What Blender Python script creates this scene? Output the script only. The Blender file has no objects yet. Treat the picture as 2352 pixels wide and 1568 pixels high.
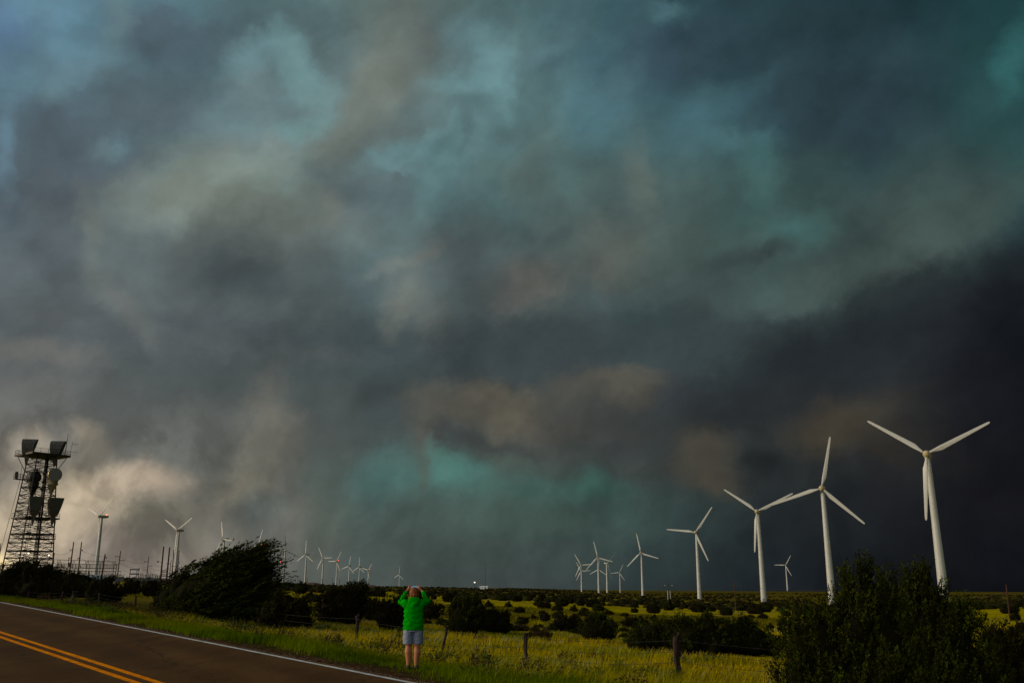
import bpy, bmesh, math, random
import numpy as np
from mathutils import Vector, Matrix, noise as mnoise

scene = bpy.context.scene
COL = scene.collection
R = math.radians
CAMZ = 2.1                       # the road surface under the camera line is z = 0
PITCH = R(15.2)
FPX = 2352*32/36                 # focal length in the 2352-pixel-wide frame I measured in

# ------------------------------------------------------------------ camera
cam = bpy.data.cameras.new("camera"); cam.lens = 32; cam.sensor_width = 36
cam.clip_start = 0.1; cam.clip_end = 60000
co = bpy.data.objects.new("camera", cam); COL.objects.link(co)
co.location = (0, 0, CAMZ); co.rotation_euler = (R(90)+PITCH, 0, 0)
scene.camera = co

# ------------------------------------------------------------------ view
scene.view_settings.view_transform = 'Standard'
scene.view_settings.look = 'None'
scene.view_settings.exposure = 0.0
scene.view_settings.gamma = 1.0
scene.cycles.max_bounces = 4
scene.cycles.diffuse_bounces = 2
scene.cycles.transparent_max_bounces = 4

# ------------------------------------------------------------------ sun, low in the west (left)
SUN_AZ, SUN_EL = R(-96), R(13)
sl = bpy.data.lights.new("sun", 'SUN'); sl.energy = 1.7; sl.angle = R(10); sl.color = (1.0, 0.80, 0.55)
so = bpy.data.objects.new("sun", sl); COL.objects.link(so)
sd = Vector((math.sin(SUN_AZ)*math.cos(SUN_EL), math.cos(SUN_AZ)*math.cos(SUN_EL), math.sin(SUN_EL)))
so.rotation_euler = sd.to_track_quat('Z', 'Y').to_euler()
so.location = sd*200

def lin(c):
    return tuple((v/255/12.92 if v/255 <= 0.04045 else ((v/255+0.055)/1.055)**2.4) for v in c)

# pixel (2352-wide frame of the photograph) <-> direction
def ray(x, y):
    a, b = x-1176, -(y-784)
    return np.array([a, FPX*math.cos(PITCH)-b*math.sin(PITCH), FPX*math.sin(PITCH)+b*math.cos(PITCH)])
def azel(x, y):
    r = ray(x, y); return math.degrees(math.atan2(r[0], r[1])), math.degrees(math.atan2(r[2], math.hypot(r[0], r[1])))
def topx(az, el):
    az, el = R(az), R(el)
    X, Y, Z = math.sin(az)*math.cos(el), math.cos(az)*math.cos(el), math.sin(el)
    zc = Y*math.cos(PITCH)+Z*math.sin(PITCH); yc = -Y*math.sin(PITCH)+Z*math.cos(PITCH)
    return 1176+FPX*X/zc, 784-FPX*yc/zc

# ------------------------------------------------------------------ world: storm sky
SKY_Y = [0, 196, 392, 588, 784, 980, 1176, 1372]
SKY_C = [
 [(80,112,132),(85,120,134),(78,104,110),(92,107,104),(78,102,105),(52,78,87),(36,56,62),(32,54,60),(28,58,62)],
 [(88,115,128),(88,108,116),(78,95,103),(102,115,112),(92,120,124),(62,87,95),(46,69,77),(40,60,68),(40,74,76)],
 [(82,97,106),(82,97,103),(108,121,118),(100,116,118),(92,125,126),(72,92,92),(60,82,82),(48,70,74),(46,72,72)],
 [(92,102,107),(88,97,100),(102,109,103),(86,99,100),(84,100,101),(84,98,94),(68,90,88),(66,80,76),(38,50,54)],
 [(84,92,96),(80,88,90),(74,84,87),(64,76,79),(66,74,75),(58,71,74),(56,66,66),(36,42,45),(20,22,29)],
 [(108,105,100),(92,95,93),(85,89,87),(68,77,78),(70,73,70),(66,68,66),(46,53,55),(43,42,41),(22,23,28)],
 [(140,132,116),(116,113,102),(95,96,89),(74,90,86),(66,84,78),(52,68,66),(35,41,43),(28,30,33),(21,21,26)],
 [(176,158,126),(124,115,103),(92,91,87),(72,80,78),(62,69,69),(40,48,50),(27,33,38),(20,23,28),(11,13,17)],
]
def table(x, y):
    gx = min(max(x/294, 0), 7.999); gy = min(max(y/196, 0), 6.999)
    i, j = int(gx), int(gy); fx, fy = gx-i, gy-j
    c = 0
    for (jj, wy) in ((j, 1-fy), (j+1, fy)):
        for (ii, wx) in ((i, 1-fx), (i+1, fx)):
            c = c + np.array(SKY_C[jj][ii])*np.array([1.0, .995, .985])*wx*wy
    return c
# soft masses: x, y, half-length, half-width, tilt (deg, anticlockwise), colour, weight
BLOBS = [
 (120,60,190,110,0,(88,117,132),.5),(250,180,90,60,20,(100,130,142),.5),(20,80,60,60,0,(75,105,140),.6),
 (400,90,130,70,-8,(74,90,100),.9),(480,190,90,50,-20,(80,100,108),.6),
 (180,330,170,120,-5,(80,95,105),.85),(330,250,120,60,0,(84,100,108),.7),(130,420,120,60,0,(85,94,100),.5),
 (520,300,90,60,30,(100,122,126),.6),(600,190,70,45,0,(112,128,128),.6),
 (480,430,230,110,15,(116,126,116),.85),(340,600,130,110,10,(104,111,108),.7),(610,330,110,60,20,(112,118,112),.5),
 (680,200,150,120,0,(102,130,134),.6),(595,110,80,38,35,(112,154,160),.6),(655,75,66,38,-35,(110,152,156),.6),(705,150,80,36,-70,(108,150,152),.6),
 (715,280,80,30,8,(108,150,150),.6),(730,200,60,40,0,(112,145,145),.6),
 (930,90,130,70,70,(102,110,103),.75),(850,215,130,62,55,(112,120,111),.8),(755,325,120,48,30,(106,115,107),.7),
 (1010,60,60,80,60,(82,90,88),.6),(960,250,50,70,-40,(84,98,100),.5),
 (1110,220,140,110,60,(88,122,128),.6),(1095,60,50,70,80,(94,130,136),.6),(1140,160,95,40,75,(102,146,150),.7),(1075,195,90,28,-8,(100,144,148),.6),
 (1160,220,70,26,-65,(102,146,150),.6),(1095,285,130,44,55,(100,142,146),.7),(1115,235,42,34,0,(78,104,108),.6),
 (940,365,130,40,10,(96,136,140),.8),(1030,400,140,55,45,(98,140,142),.8),(1000,480,120,50,20,(92,128,130),.6),
 (870,450,110,60,0,(80,98,104),.6),
 (1180,330,110,60,0,(74,94,96),.5),(1290,380,70,120,0,(80,96,92),.5),(1390,250,80,60,30,(66,98,106),.6),
 (1560,120,170,90,20,(46,68,80),.8),(1930,240,260,120,-10,(42,62,71),.85),(1830,110,200,80,0,(38,60,68),.7),
 (1630,230,90,45,40,(62,96,104),.55),(1720,290,70,26,0,(64,100,104),.5),(1495,420,110,30,88,(96,106,98),.5),
 (1760,400,40,110,0,(66,108,106),.6),(1840,525,70,50,0,(62,108,106),.7),(1740,540,90,40,-20,(72,98,92),.5),
 (2100,500,240,110,30,(64,84,80),.7),(2346,130,40,90,0,(50,112,112),.6),(2280,260,90,80,40,(46,88,90),.45),
 (1700,590,120,24,12,(58,72,72),.7),
 (560,640,330,90,-5,(72,84,87),.7),(260,640,80,60,-40,(96,102,102),.4),(690,560,80,60,0,(80,92,92),.4),
 (300,740,330,60,-5,(78,86,90),.8),(730,450,60,50,60,(100,106,98),.45),(60,700,120,50,0,(98,104,104),.5),
 (1215,655,90,55,10,(112,108,100),.7),(1150,700,60,50,0,(98,100,96),.5),(1395,620,80,60,0,(92,94,88),.6),
 (950,680,70,90,0,(100,103,97),.65),(1000,760,50,70,0,(92,90,84),.5),(1060,620,100,50,0,(78,88,90),.5),
 (1150,820,330,70,-3,(60,72,75),.85),(1750,770,300,70,-5,(48,58,60),.8),(1500,760,160,60,0,(56,70,72),.6),
 (2150,700,260,70,-28,(34,42,46),.7),(2330,650,120,140,0,(18,22,30),.7),
 (1080,930,120,45,5,(96,88,77),.7),(1205,945,66,46,10,(110,98,82),.6),(1370,890,130,38,8,(88,80,71),.55),
 (1480,880,70,26,15,(84,76,66),.6),(975,980,45,70,0,(88,86,78),.7),(1290,970,100,30,0,(78,74,68),.6),
 (1150,1005,170,16,-6,(58,62,62),.6),(1500,1000,130,30,0,(54,60,62),.5),
 (1920,970,100,66,0,(90,72,54),.75),(1880,930,200,90,0,(56,50,46),.6),(2010,1000,110,40,-20,(52,46,40),.7),
 (1620,1010,75,75,80,(76,68,58),.8),(1640,1085,60,32,0,(72,62,52),.7),(1760,1050,90,50,0,(34,36,38),.6),
 (1130,1105,340,64,-2,(64,97,90),.5),(880,1100,130,60,5,(74,106,101),.5),(890,1086,85,44,10,(78,122,115),.5),(1070,1084,90,40,0,(74,127,117),.7),
 (1035,1040,50,24,-30,(78,130,118),.55),(1385,1098,75,34,0,(56,106,94),.55),(1230,1110,150,32,0,(64,98,90),.6),
 (1010,1180,240,50,0,(76,92,86),.3),(990,1075,16,60,-6,(80,88,80),.6),(1290,1180,160,50,0,(66,86,78),.5),
 (185,965,24,40,60,(178,160,130),.45),(215,1010,44,52,60,(158,146,126),.5),(60,1010,70,50,0,(150,140,122),.8),
 (25,1030,30,40,40,(170,160,140),.6),(225,1110,90,50,25,(192,172,142),.65),(345,1080,80,44,0,(186,164,138),.65),
 (190,1170,120,60,10,(168,152,124),.7),(20,1110,50,40,0,(112,116,116),.7),(90,1240,120,60,0,(200,178,146),.7),
 (-12,1285,30,44,80,(255,222,140),.95),(60,1200,170,120,10,(208,186,152),.75),(300,1260,200,70,0,(146,132,120),.7),(430,1180,90,80,0,(128,118,104),.5),
 (585,1030,160,44,68,(122,117,104),.65),(545,1095,60,34,40,(128,120,104),.7),(640,985,60,70,0,(112,106,96),.6),
 (520,1180,50,26,50,(122,118,108),.6),(575,1150,40,60,0,(88,100,98),.7),(610,1180,50,40,0,(112,110,102),.5),
 (380,960,200,60,0,(98,99,95),.6),(500,1260,90,100,0,(112,104,98),.5),(140,1170,140,85,20,(196,176,146),.6),
 (1900,640,300,40,15,(72,90,86),.5),(2150,530,200,60,28,(70,88,82),.5),(1960,800,600,105,18,(33,39,43),.85),(2300,820,200,170,0,(20,22,29),.6),(1250,800,260,55,0,(56,66,70),.5),
 (200,510,110,30,85,(106,114,108),.6),(110,540,110,55,90,(84,93,98),.6),(265,690,120,34,-48,(106,112,109),.65),(40,790,170,34,-8,(118,112,105),.5),
 (940,610,100,18,25,(106,107,99),.6),(1065,610,60,44,60,(72,86,86),.6),(1125,550,50,40,0,(78,92,90),.5),(925,720,70,30,70,(104,104,96),.6),
 (1230,430,60,50,0,(88,100,91),.4),(1420,560,60,50,0,(92,98,90),.4),(1320,560,40,70,0,(74,92,90),.4),
 (1795,560,50,22,35,(52,66,66),.6),(1700,200,120,34,20,(60,94,102),.4),(1430,180,80,36,38,(76,108,116),.45),(1245,135,60,26,15,(86,120,128),.55),(1530,8,50,22,0,(70,108,116),.6),
 (1560,60,120,40,10,(44,66,78),.5),(1390,100,100,34,30,(56,84,94),.5),
 (560,25,120,36,-5,(72,95,100),.5),(770,60,60,60,-30,(72,94,98),.65),(300,55,100,40,80,(98,126,132),.55),(165,200,50,34,30,(104,138,148),.5),(272,322,36,24,0,(100,128,134),.55),
 (18,330,80,26,85,(98,130,148),.55),(800,445,120,30,-25,(76,94,98),.65),(742,480,56,26,60,(106,110,101),.5),(690,525,60,18,20,(98,102,96),.5),(860,500,90,40,0,(84,100,104),.5),
 (990,330,60,16,40,(106,148,152),.6),(905,390,80,16,-25,(104,142,146),.55),(1080,300,14,60,0,(80,102,104),.5),
 (1900,725,220,26,12,(42,52,54),.5),(2060,480,40,60,0,(52,66,64),.4),(600,800,260,26,-8,(90,95,94),.4),(560,750,300,30,-6,(72,82,84),.4),
 (1440,860,90,20,10,(96,86,74),.5),(1130,905,80,18,0,(104,94,80),.5),(1560,880,60,40,0,(52,58,62),.5),(1700,900,160,50,0,(46,50,54),.4),
]
W = bpy.data.worlds.new("World"); scene.world = W; W.use_nodes = True
W.cycles.sampling_method = 'NONE'
wt = W.node_tree; wn, wl = wt.nodes, wt.links; wn.clear()
def nd(t, **kw):
    n = wn.new(t)
    for k, v in kw.items(): setattr(n, k, v)
    return n
def wmath(op, a, b=None, c=None):
    n = nd('ShaderNodeMath', operation=op)
    for i, v in enumerate((a, b, c)):
        if v is None: continue
        if isinstance(v, (int, float)): n.inputs[i].default_value = v
        else: wl.new(v, n.inputs[i])
    return n.outputs[0]
def wmix(fac, a, b, mode='MIX'):
    n = nd('ShaderNodeMix', data_type='RGBA', blend_type=mode)
    for s, v in ((0, fac), (6, a), (7, b)):
        if isinstance(v, (int, float)): n.inputs[s].default_value = v
        elif isinstance(v, tuple): n.inputs[s].default_value = (*v[:3], 1)
        else: wl.new(v, n.inputs[s])
    return n.outputs[2]
tc = nd('ShaderNodeTexCoord')
DIR = tc.outputs['Generated']
sep = nd('ShaderNodeSeparateXYZ'); wl.new(DIR, sep.inputs[0])
DX, DY, DZ = sep.outputs
az0 = wmath('MULTIPLY', wmath('ARCTAN2', DX, DY), 57.29578)
el0 = wmath('MULTIPLY', wmath('ARCSINE', DZ), 57.29578)
def wnoise(scale, detail, rough=0.55, dist=0.0, sx=1, sy=1, sz=1, off=0.0):
    m = nd('ShaderNodeMapping'); m.inputs['Scale'].default_value = (sx, sy, sz); m.inputs['Location'].default_value = (off, off*1.7, off*.3)
    wl.new(DIR, m.inputs[0])
    n = nd('ShaderNodeTexNoise'); n.inputs['Scale'].default_value = scale; n.inputs['Detail'].default_value = detail
    n.inputs['Roughness'].default_value = rough; n.inputs['Distortion'].default_value = dist
    wl.new(m.outputs[0], n.inputs['Vector']); return n
n1 = wnoise(5.0, 3, .5)
n2 = wnoise(15.0, 8, .66, .25, off=4.0)
s1 = nd('ShaderNodeSeparateColor'); wl.new(n1.outputs['Color'], s1.inputs[0])
s2 = nd('ShaderNodeSeparateColor'); wl.new(n2.outputs['Color'], s2.inputs[0])
def warp(base, i):
    a = wmath('MULTIPLY_ADD', s1.outputs[i], 4.4, -2.1)
    b = wmath('MULTIPLY_ADD', s2.outputs[i], 3.4, -1.65)
    return wmath('ADD', base, wmath('ADD', a, b))
AZ = warp(az0, 0); EL = warp(el0, 1)
UV = nd('ShaderNodeCombineXYZ'); wl.new(AZ, UV.inputs[0]); wl.new(EL, UV.inputs[1])
NR, NC = 12, 19
els = [0.0, 2, 4.5, 7.5, 10.5, 14, 17.5, 21, 24.5, 28, 32, 36]
azs = np.linspace(-36, 36, NC)
azn = wmath('MULTIPLY_ADD', AZ, 1/72, .5)
cur = None
for k, e in enumerate(els):
    rp = nd('ShaderNodeValToRGB'); cr = rp.color_ramp; cr.interpolation = 'EASE'
    while len(cr.elements) < NC: cr.elements.new(.5)
    for i, a in enumerate(azs):
        cr.elements[i].position = i/(NC-1)
    for i, a in enumerate(azs):
        cr.elements[i].color = (*lin(table(*topx(a, e))), 1)
    wl.new(azn, rp.inputs[0])
    if cur is None: cur = rp.outputs[0]
    else:
        mr = nd('ShaderNodeMapRange', interpolation_type='SMOOTHSTEP')
        mr.inputs['From Min'].default_value = els[k-1]; mr.inputs['From Max'].default_value = e
        wl.new(EL, mr.inputs['Value']); cur = wmix(mr.outputs[0], cur, rp.outputs[0])
UVK = UV.outputs[0]
for bi, (bx, by, ra, rb, ang, colr, wgt) in enumerate(BLOBS):
    if bi % 5 == 0:      # evaluate the masses a few at a time (keeps the shader within its stack)
        vk = nd('ShaderNodeVectorMath', operation='MULTIPLY_ADD'); wl.new(cur, vk.inputs[0]); vk.inputs[1].default_value = (1e-6,)*3
        wl.new(UV.outputs[0], vk.inputs[2]); UVK = vk.outputs[0]
    u0 = np.array(azel(bx, by)); t = R(ang)
    ua = np.array(azel(bx+ra*math.cos(t), by-ra*math.sin(t)))-u0
    ub = np.array(azel(bx+rb*math.sin(t), by+rb*math.cos(t)))-u0
    mp = nd('ShaderNodeMapping', vector_type='TEXTURE')
    mp.inputs['Location'].default_value = (u0[0], u0[1], 0)
    mp.inputs['Rotation'].default_value = (0, 0, math.atan2(ua[1], ua[0]))
    mp.inputs['Scale'].default_value = (float(np.linalg.norm(ua)), float(np.linalg.norm(ub)), 1)
    wl.new(UVK, mp.inputs[0])
    ln = nd('ShaderNodeVectorMath', operation='LENGTH'); wl.new(mp.outputs[0], ln.inputs[0])
    mr = nd('ShaderNodeMapRange', interpolation_type='SMOOTHSTEP')
    sh_ = wgt >= .8
    mr.inputs['From Min'].default_value = 0.35 if sh_ else 0.1; mr.inputs['From Max'].default_value = 1.4 if sh_ else 1.65
    mr.inputs['To Min'].default_value = wgt; mr.inputs['To Max'].default_value = 0
    wl.new(ln.outputs['Value'], mr.inputs['Value'])
    g_ = sum(colr)/3; colr = tuple(v+(g_-v)*.16 for v in colr)
    if 130 > colr[0] > colr[1]: colr = (colr[0]-.2*(colr[0]-colr[1]), colr[1]+.22*(colr[0]-colr[1]), colr[2]+.02*(colr[0]-colr[2]))
    if colr[1] > colr[0]+25: wgt *= .86
    cur = wmix(mr.outputs[0], cur, lin(colr))
# billow texture over everything: broad and fine
n3 = wnoise(7.5, 6, .52, .2, 1, 1, 1.35, off=9.0)
n4 = wnoise(22, 7, .6, .1, 1, 1, 1.2, off=2.0)
b3 = wmath('MULTIPLY_ADD', n3.outputs[0], .55, .75)
b4 = wmath('MULTIPLY_ADD', n4.outputs[0], .44, .78)
ms = nd('ShaderNodeMapping', vector_type='TEXTURE'); ms.inputs['Rotation'].default_value = (0, 0, R(33)); ms.inputs['Scale'].default_value = (20, 6.5, 1); wl.new(UV.outputs[0], ms.inputs[0])
n6 = nd('ShaderNodeTexNoise'); n6.inputs['Scale'].default_value = 1.0; n6.inputs['Detail'].default_value = 7; n6.inputs['Roughness'].default_value = .6; wl.new(ms.outputs[0], n6.inputs['Vector'])
b6 = wmath('MULTIPLY_ADD', n6.outputs[0], 1.05, .49)
bb = wmath('MULTIPLY', wmath('MULTIPLY', b3, b4), b6)
cc = nd('ShaderNodeCombineColor')
for i in range(3): wl.new(bb, cc.inputs[i])
cloud = wmix(1.0, cur, cc.outputs[0], 'MULTIPLY')
# thinner, bluer veils high up between the cloud masses
n5 = wnoise(7.0, 5, .52, .12, 1, 1.3, 1, off=21.0)
v1 = nd('ShaderNodeMapRange', interpolation_type='SMOOTHSTEP'); wl.new(n5.outputs[0], v1.inputs['Value'])
v1.inputs['From Min'].default_value = .47; v1.inputs['From Max'].default_value = .72
v2 = nd('ShaderNodeMapRange', interpolation_type='SMOOTHSTEP'); wl.new(el0, v2.inputs['Value'])
v2.inputs['From Min'].default_value = 11; v2.inputs['From Max'].default_value = 20; v2.inputs['To Min'].default_value = .15
cloud = wmix(wmath('MULTIPLY', v1.outputs[0], v2.outputs[0]), cloud, wmix(1.0, cloud, (1.14, 1.28, 1.32), 'MULTIPLY'))
v3 = nd('ShaderNodeMapRange', interpolation_type='SMOOTHSTEP'); wl.new(n5.outputs[0], v3.inputs['Value'])
v3.inputs['From Min'].default_value = .50; v3.inputs['From Max'].default_value = .28
cloud = wmix(v3.outputs[0], cloud, wmix(1.0, cloud, (.72, .73, .75), 'MULTIPLY'))
# slanting rain curtains under the storm base
mr8 = nd('ShaderNodeMapping', vector_type='TEXTURE'); mr8.inputs['Rotation'].default_value = (0, 0, R(76)); mr8.inputs['Scale'].default_value = (13, 1.5, 1); wl.new(UV.outputs[0], mr8.inputs[0])
n8 = nd('ShaderNodeTexNoise'); n8.inputs['Scale'].default_value = 1.0; n8.inputs['Detail'].default_value = 6; n8.inputs['Roughness'].default_value = .55; wl.new(mr8.outputs[0], n8.inputs['Vector'])
e8 = nd('ShaderNodeMapRange', interpolation_type='SMOOTHSTEP'); wl.new(el0, e8.inputs['Value']); e8.inputs['From Min'].default_value = 13; e8.inputs['From Max'].default_value = 4; e8.inputs['To Min'].default_value = 0; e8.inputs['To Max'].default_value = .5
r8 = wmath('ADD', wmath('MULTIPLY', wmath('SUBTRACT', n8.outputs[0], .5), e8.outputs[0]), 1.0)
sc8 = nd('ShaderNodeVectorMath', operation='SCALE'); wl.new(cloud, sc8.inputs[0]); wl.new(r8, sc8.inputs['Scale']); cloud = sc8.outputs[0]
# crisper cumulus lumps low in the west, where the evening light reaches them
n7 = wnoise(17, 7, .58, .5, 1, 1, .8, off=33.0)
c7 = nd('ShaderNodeMapRange', interpolation_type='SMOOTHSTEP'); wl.new(n7.outputs[0], c7.inputs['Value'])
c7.inputs['From Min'].default_value = .40; c7.inputs['From Max'].default_value = .60; c7.inputs['To Min'].default_value = .78; c7.inputs['To Max'].default_value = 1.2
w7 = nd('ShaderNodeMapRange', interpolation_type='SMOOTHSTEP'); wl.new(AZ, w7.inputs['Value']); w7.inputs['From Min'].default_value = -10; w7.inputs['From Max'].default_value = -21
e7 = nd('ShaderNodeMapRange', interpolation_type='SMOOTHSTEP'); wl.new(EL, e7.inputs['Value']); e7.inputs['From Min'].default_value = 13; e7.inputs['From Max'].default_value = 8
sc7 = nd('ShaderNodeVectorMath', operation='SCALE'); wl.new(cloud, sc7.inputs[0]); wl.new(c7.outputs[0], sc7.inputs['Scale'])
cloud = wmix(wmath('MULTIPLY', w7.outputs[0], e7.outputs[0]), cloud, sc7.outputs[0])
# clear evening sky behind the storm (outside the photograph, west and south-west), from the sky model
sky = nd('ShaderNodeTexSky', sky_type='NISHITA'); sky.sun_disc = False
sky.sun_elevation = SUN_EL; sky.sun_rotation = SUN_AZ
skym = nd('ShaderNodeVectorMath', operation='SCALE'); wl.new(sky.outputs[0], skym.inputs[0]); skym.inputs['Scale'].default_value = 1.0
lobe = nd('ShaderNodeVectorMath', operation='DOT_PRODUCT'); wl.new(DIR, lobe.inputs[0]); lobe.inputs[1].default_value = (-.80, -.58, .12)
lm = nd('ShaderNodeMapRange', interpolation_type='SMOOTHSTEP'); wl.new(lobe.outputs['Value'], lm.inputs['Value'])
lm.inputs['From Min'].default_value = -.35; lm.inputs['From Max'].default_value = .9
haze_c = wmix(.6, skym.outputs[0], (6.6, 6.4, 5.7))
fr = nd('ShaderNodeMapRange', interpolation_type='SMOOTHSTEP'); wl.new(DY, fr.inputs['Value'])
fr.inputs['From Min'].default_value = .15; fr.inputs['From Max'].default_value = .6; fr.inputs['To Min'].default_value = 1; fr.inputs['To Max'].default_value = 0
openf = wmath('MULTIPLY', lm.outputs[0], fr.outputs[0])
BGS = 0.12
cs = nd('ShaderNodeVectorMath', operation='SCALE'); wl.new(cloud, cs.inputs[0]); cs.inputs['Scale'].default_value = 1/BGS
final = wmix(openf, cs.outputs[0], haze_c)
bg = nd('ShaderNodeBackground'); bg.inputs[1].default_value = BGS; wl.new(final, bg.inputs[0])
wo = nd('ShaderNodeOutputWorld'); wl.new(bg.outputs[0], wo.inputs[0])

# ------------------------------------------------------------------ bookkeeping helpers
def tag(o, label=None, cat=None, group=None, kind=None):
    if label: o["label"] = label
    if cat: o["category"] = cat
    if group: o["group"] = group
    if kind: o["kind"] = kind
    return o
def empty(name, loc, rz=0, label=None, cat=None, group=None):
    o = bpy.data.objects.new(name, None); COL.objects.link(o); o.location = loc; o.rotation_euler = (0, 0, rz)
    o.empty_display_size = .2
    return tag(o, label, cat, group)
def link(name, me, parent=None, mat=None):
    o = bpy.data.objects.new(name, me); COL.objects.link(o)
    if mat is not None and not me.materials: me.materials.append(mat)
    if parent is not None: o.parent = parent
    return o
def copy_tree(o, parent=None):
    c = o.copy(); COL.objects.link(c)
    if parent is not None: c.parent = parent
    for ch in list(o.children): copy_tree(ch, c)
    return c

class MB:
    """collects plain shapes into one mesh"""
    def __init__(s): s.v = []; s.f = []
    def add(s, vs, fs):
        n = len(s.v); s.v += [tuple(v) for v in vs]; s.f += [tuple(i+n for i in f) for f in fs]; return s
    def box(s, c, d, M=None):
        vs = []
        for z in (-.5, .5):
            for (x, y) in ((-.5, -.5), (.5, -.5), (.5, .5), (-.5, .5)):
                v = Vector((x*d[0], y*d[1], z*d[2]))
                if M is not None: v = M @ v
                vs.append(v+Vector(c))
        return s.add(vs, [(3,2,1,0),(4,5,6,7),(0,1,5,4),(1,2,6,5),(2,3,7,6),(3,0,4,7)])
    def tube(s, pts, rad, n=6, cap=True):
        pts = [Vector(p) for p in pts]
        if not isinstance(rad, (list, tuple)): rad = [rad]*len(pts)
        ring = []; base = len(s.v); up = None
        for i, p in enumerate(pts):
            t = (pts[min(i+1, len(pts)-1)]-pts[max(i-1, 0)]).normalized()
            if up is None: up = Vector((0, 0, 1)) if abs(t.z) < .9 else Vector((1, 0, 0))
            a = t.cross(up).normalized(); b = a.cross(t).normalized(); up = b
            for k in range(n):
                th = 2*math.pi*k/n
                ring.append(p+a*math.cos(th)*rad[i]+b*math.sin(th)*rad[i])
        fs = []
        for i in range(len(pts)-1):
            for k in range(n):
                k2 = (k+1) % n
                fs.append((i*n+k, i*n+k2, (i+1)*n+k2, (i+1)*n+k))
        if cap:
            fs.append(tuple(range(n-1, -1, -1))); fs.append(tuple((len(pts)-1)*n+k for k in range(n)))
        return s.add(ring, fs)
    def ball(s, c, r, nu=12, nv=8, M=None):
        vs = [Vector((0, 0, -1))]
        for j in range(1, nv):
            ph = -math.pi/2+math.pi*j/nv
            for i in range(nu):
                th = 2*math.pi*i/nu
                vs.append(Vector((math.cos(ph)*math.cos(th), math.cos(ph)*math.sin(th), math.sin(ph))))
        vs.append(Vector((0, 0, 1)))
        if isinstance(r, (int, float)): r = (r, r, r)
        vs = [Vector((v.x*r[0], v.y*r[1], v.z*r[2])) for v in vs]
        if M is not None: vs = [M @ v for v in vs]
        vs = [v+Vector(c) for v in vs]
        fs = []
        for i in range(nu): fs.append((0, 1+(i+1) % nu, 1+i))
        for j in range(nv-2):
            for i in range(nu):
                a = 1+j*nu+i; b = 1+j*nu+(i+1) % nu
                fs.append((a, b, b+nu, a+nu))
        top = len(vs)-1; l0 = 1+(nv-2)*nu
        for i in range(nu): fs.append((l0+i, l0+(i+1) % nu, top))
        return s.add(vs, fs)
    def loft(s, rings, cap=True):
        n = len(rings[0]); vs = [p for r in rings for p in r]; fs = []
        for i in range(len(rings)-1):
            for k in range(n):
                k2 = (k+1) % n
                fs.append((i*n+k, i*n+k2, (i+1)*n+k2, (i+1)*n+k))
        if cap:
            fs.append(tuple(range(n-1, -1, -1))); fs.append(tuple((len(rings)-1)*n+k for k in range(n)))
        return s.add(vs, fs)
    def mesh(s, name, mat, smooth=False):
        me = bpy.data.meshes.new(name); me.from_pydata(s.v, [], s.f); me.materials.append(mat)
        if smooth:
            me.polygons.foreach_set('use_smooth', [True]*len(me.polygons))
        me.update(); return me
    def build(s, name, mat, parent=None, smooth=False):
        return link(name, s.mesh(name, mat, smooth), parent)

# ------------------------------------------------------------------ materials
def mat(name, col, rough=.7, metal=0.0, var=.25, scale=6.0, spec=.3, emit=None, estr=0, bump=0.0, col2=None, detail=5, coords='Object', sc3=(1,1,1)):
    m = bpy.data.materials.new(name); m.use_nodes = True
    nt = m.node_tree; b = nt.nodes['Principled BSDF']
    b.inputs['Roughness'].default_value = rough; b.inputs['Metallic'].default_value = metal
    b.inputs['Specular IOR Level'].default_value = spec
    t = nt.nodes.new('ShaderNodeTexCoord'); mp = nt.nodes.new('ShaderNodeMapping'); mp.inputs['Scale'].default_value = sc3
    nt.links.new(t.outputs[coords], mp.inputs[0])
    n = nt.nodes.new('ShaderNodeTexNoise'); n.inputs['Scale'].default_value = scale; n.inputs['Detail'].default_value = detail
    nt.links.new(mp.outputs[0], n.inputs['Vector'])
    r = nt.nodes.new('ShaderNodeValToRGB'); r.color_ramp.elements[0].position = .3; r.color_ramp.elements[1].position = .7
    c2 = col2 if col2 else tuple(min(1, v*(1+var)) for v in col)
    c1 = col if col2 else tuple(v*(1-var) for v in col)
    r.color_ramp.elements[0].color = (*c1, 1); r.color_ramp.elements[1].color = (*c2, 1)
    nt.links.new(n.outputs[0], r.inputs[0]); nt.links.new(r.outputs[0], b.inputs['Base Color'])
    if emit:
        b.inputs['Emission Color'].default_value = (*emit, 1); b.inputs['Emission Strength'].default_value = estr
    if bump:
        bp = nt.nodes.new('ShaderNodeBump'); bp.inputs['Strength'].default_value = bump; bp.inputs['Distance'].default_value = .05
        nt.links.new(n.outputs[0], bp.inputs['Height']); nt.links.new(bp.outputs[0], b.inputs['Normal'])
    return m
M_TURB = mat('turbine_paint', (.44, .45, .43), .45, var=.05, scale=.35, spec=.4)
M_HUB = mat('hub_paint', (.44, .37, .22), .5, var=.12, scale=.9)
M_DARK = mat('dark_rubber', (.02, .02, .02), .7)
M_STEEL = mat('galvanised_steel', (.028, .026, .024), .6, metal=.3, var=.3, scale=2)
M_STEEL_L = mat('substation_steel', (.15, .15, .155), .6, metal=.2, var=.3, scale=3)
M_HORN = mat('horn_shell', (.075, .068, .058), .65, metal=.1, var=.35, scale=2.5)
M_HORNFACE = mat('horn_cover', (.055, .062, .052), .8, var=.1, scale=3)
M_POLE = mat('pole_wood', (.055, .024, .016), .85, var=.35, scale=4, sc3=(1, 1, .15))
M_POLE_L = mat('pole_pale', (.42, .40, .38), .7, var=.1)
M_POST = mat('weathered_post', (.030, .017, .014), .95, var=.5, scale=14, sc3=(1, 1, .12), bump=.6)
M_WIRE = mat('wire', (.05, .045, .04), .6, metal=.5)
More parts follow.
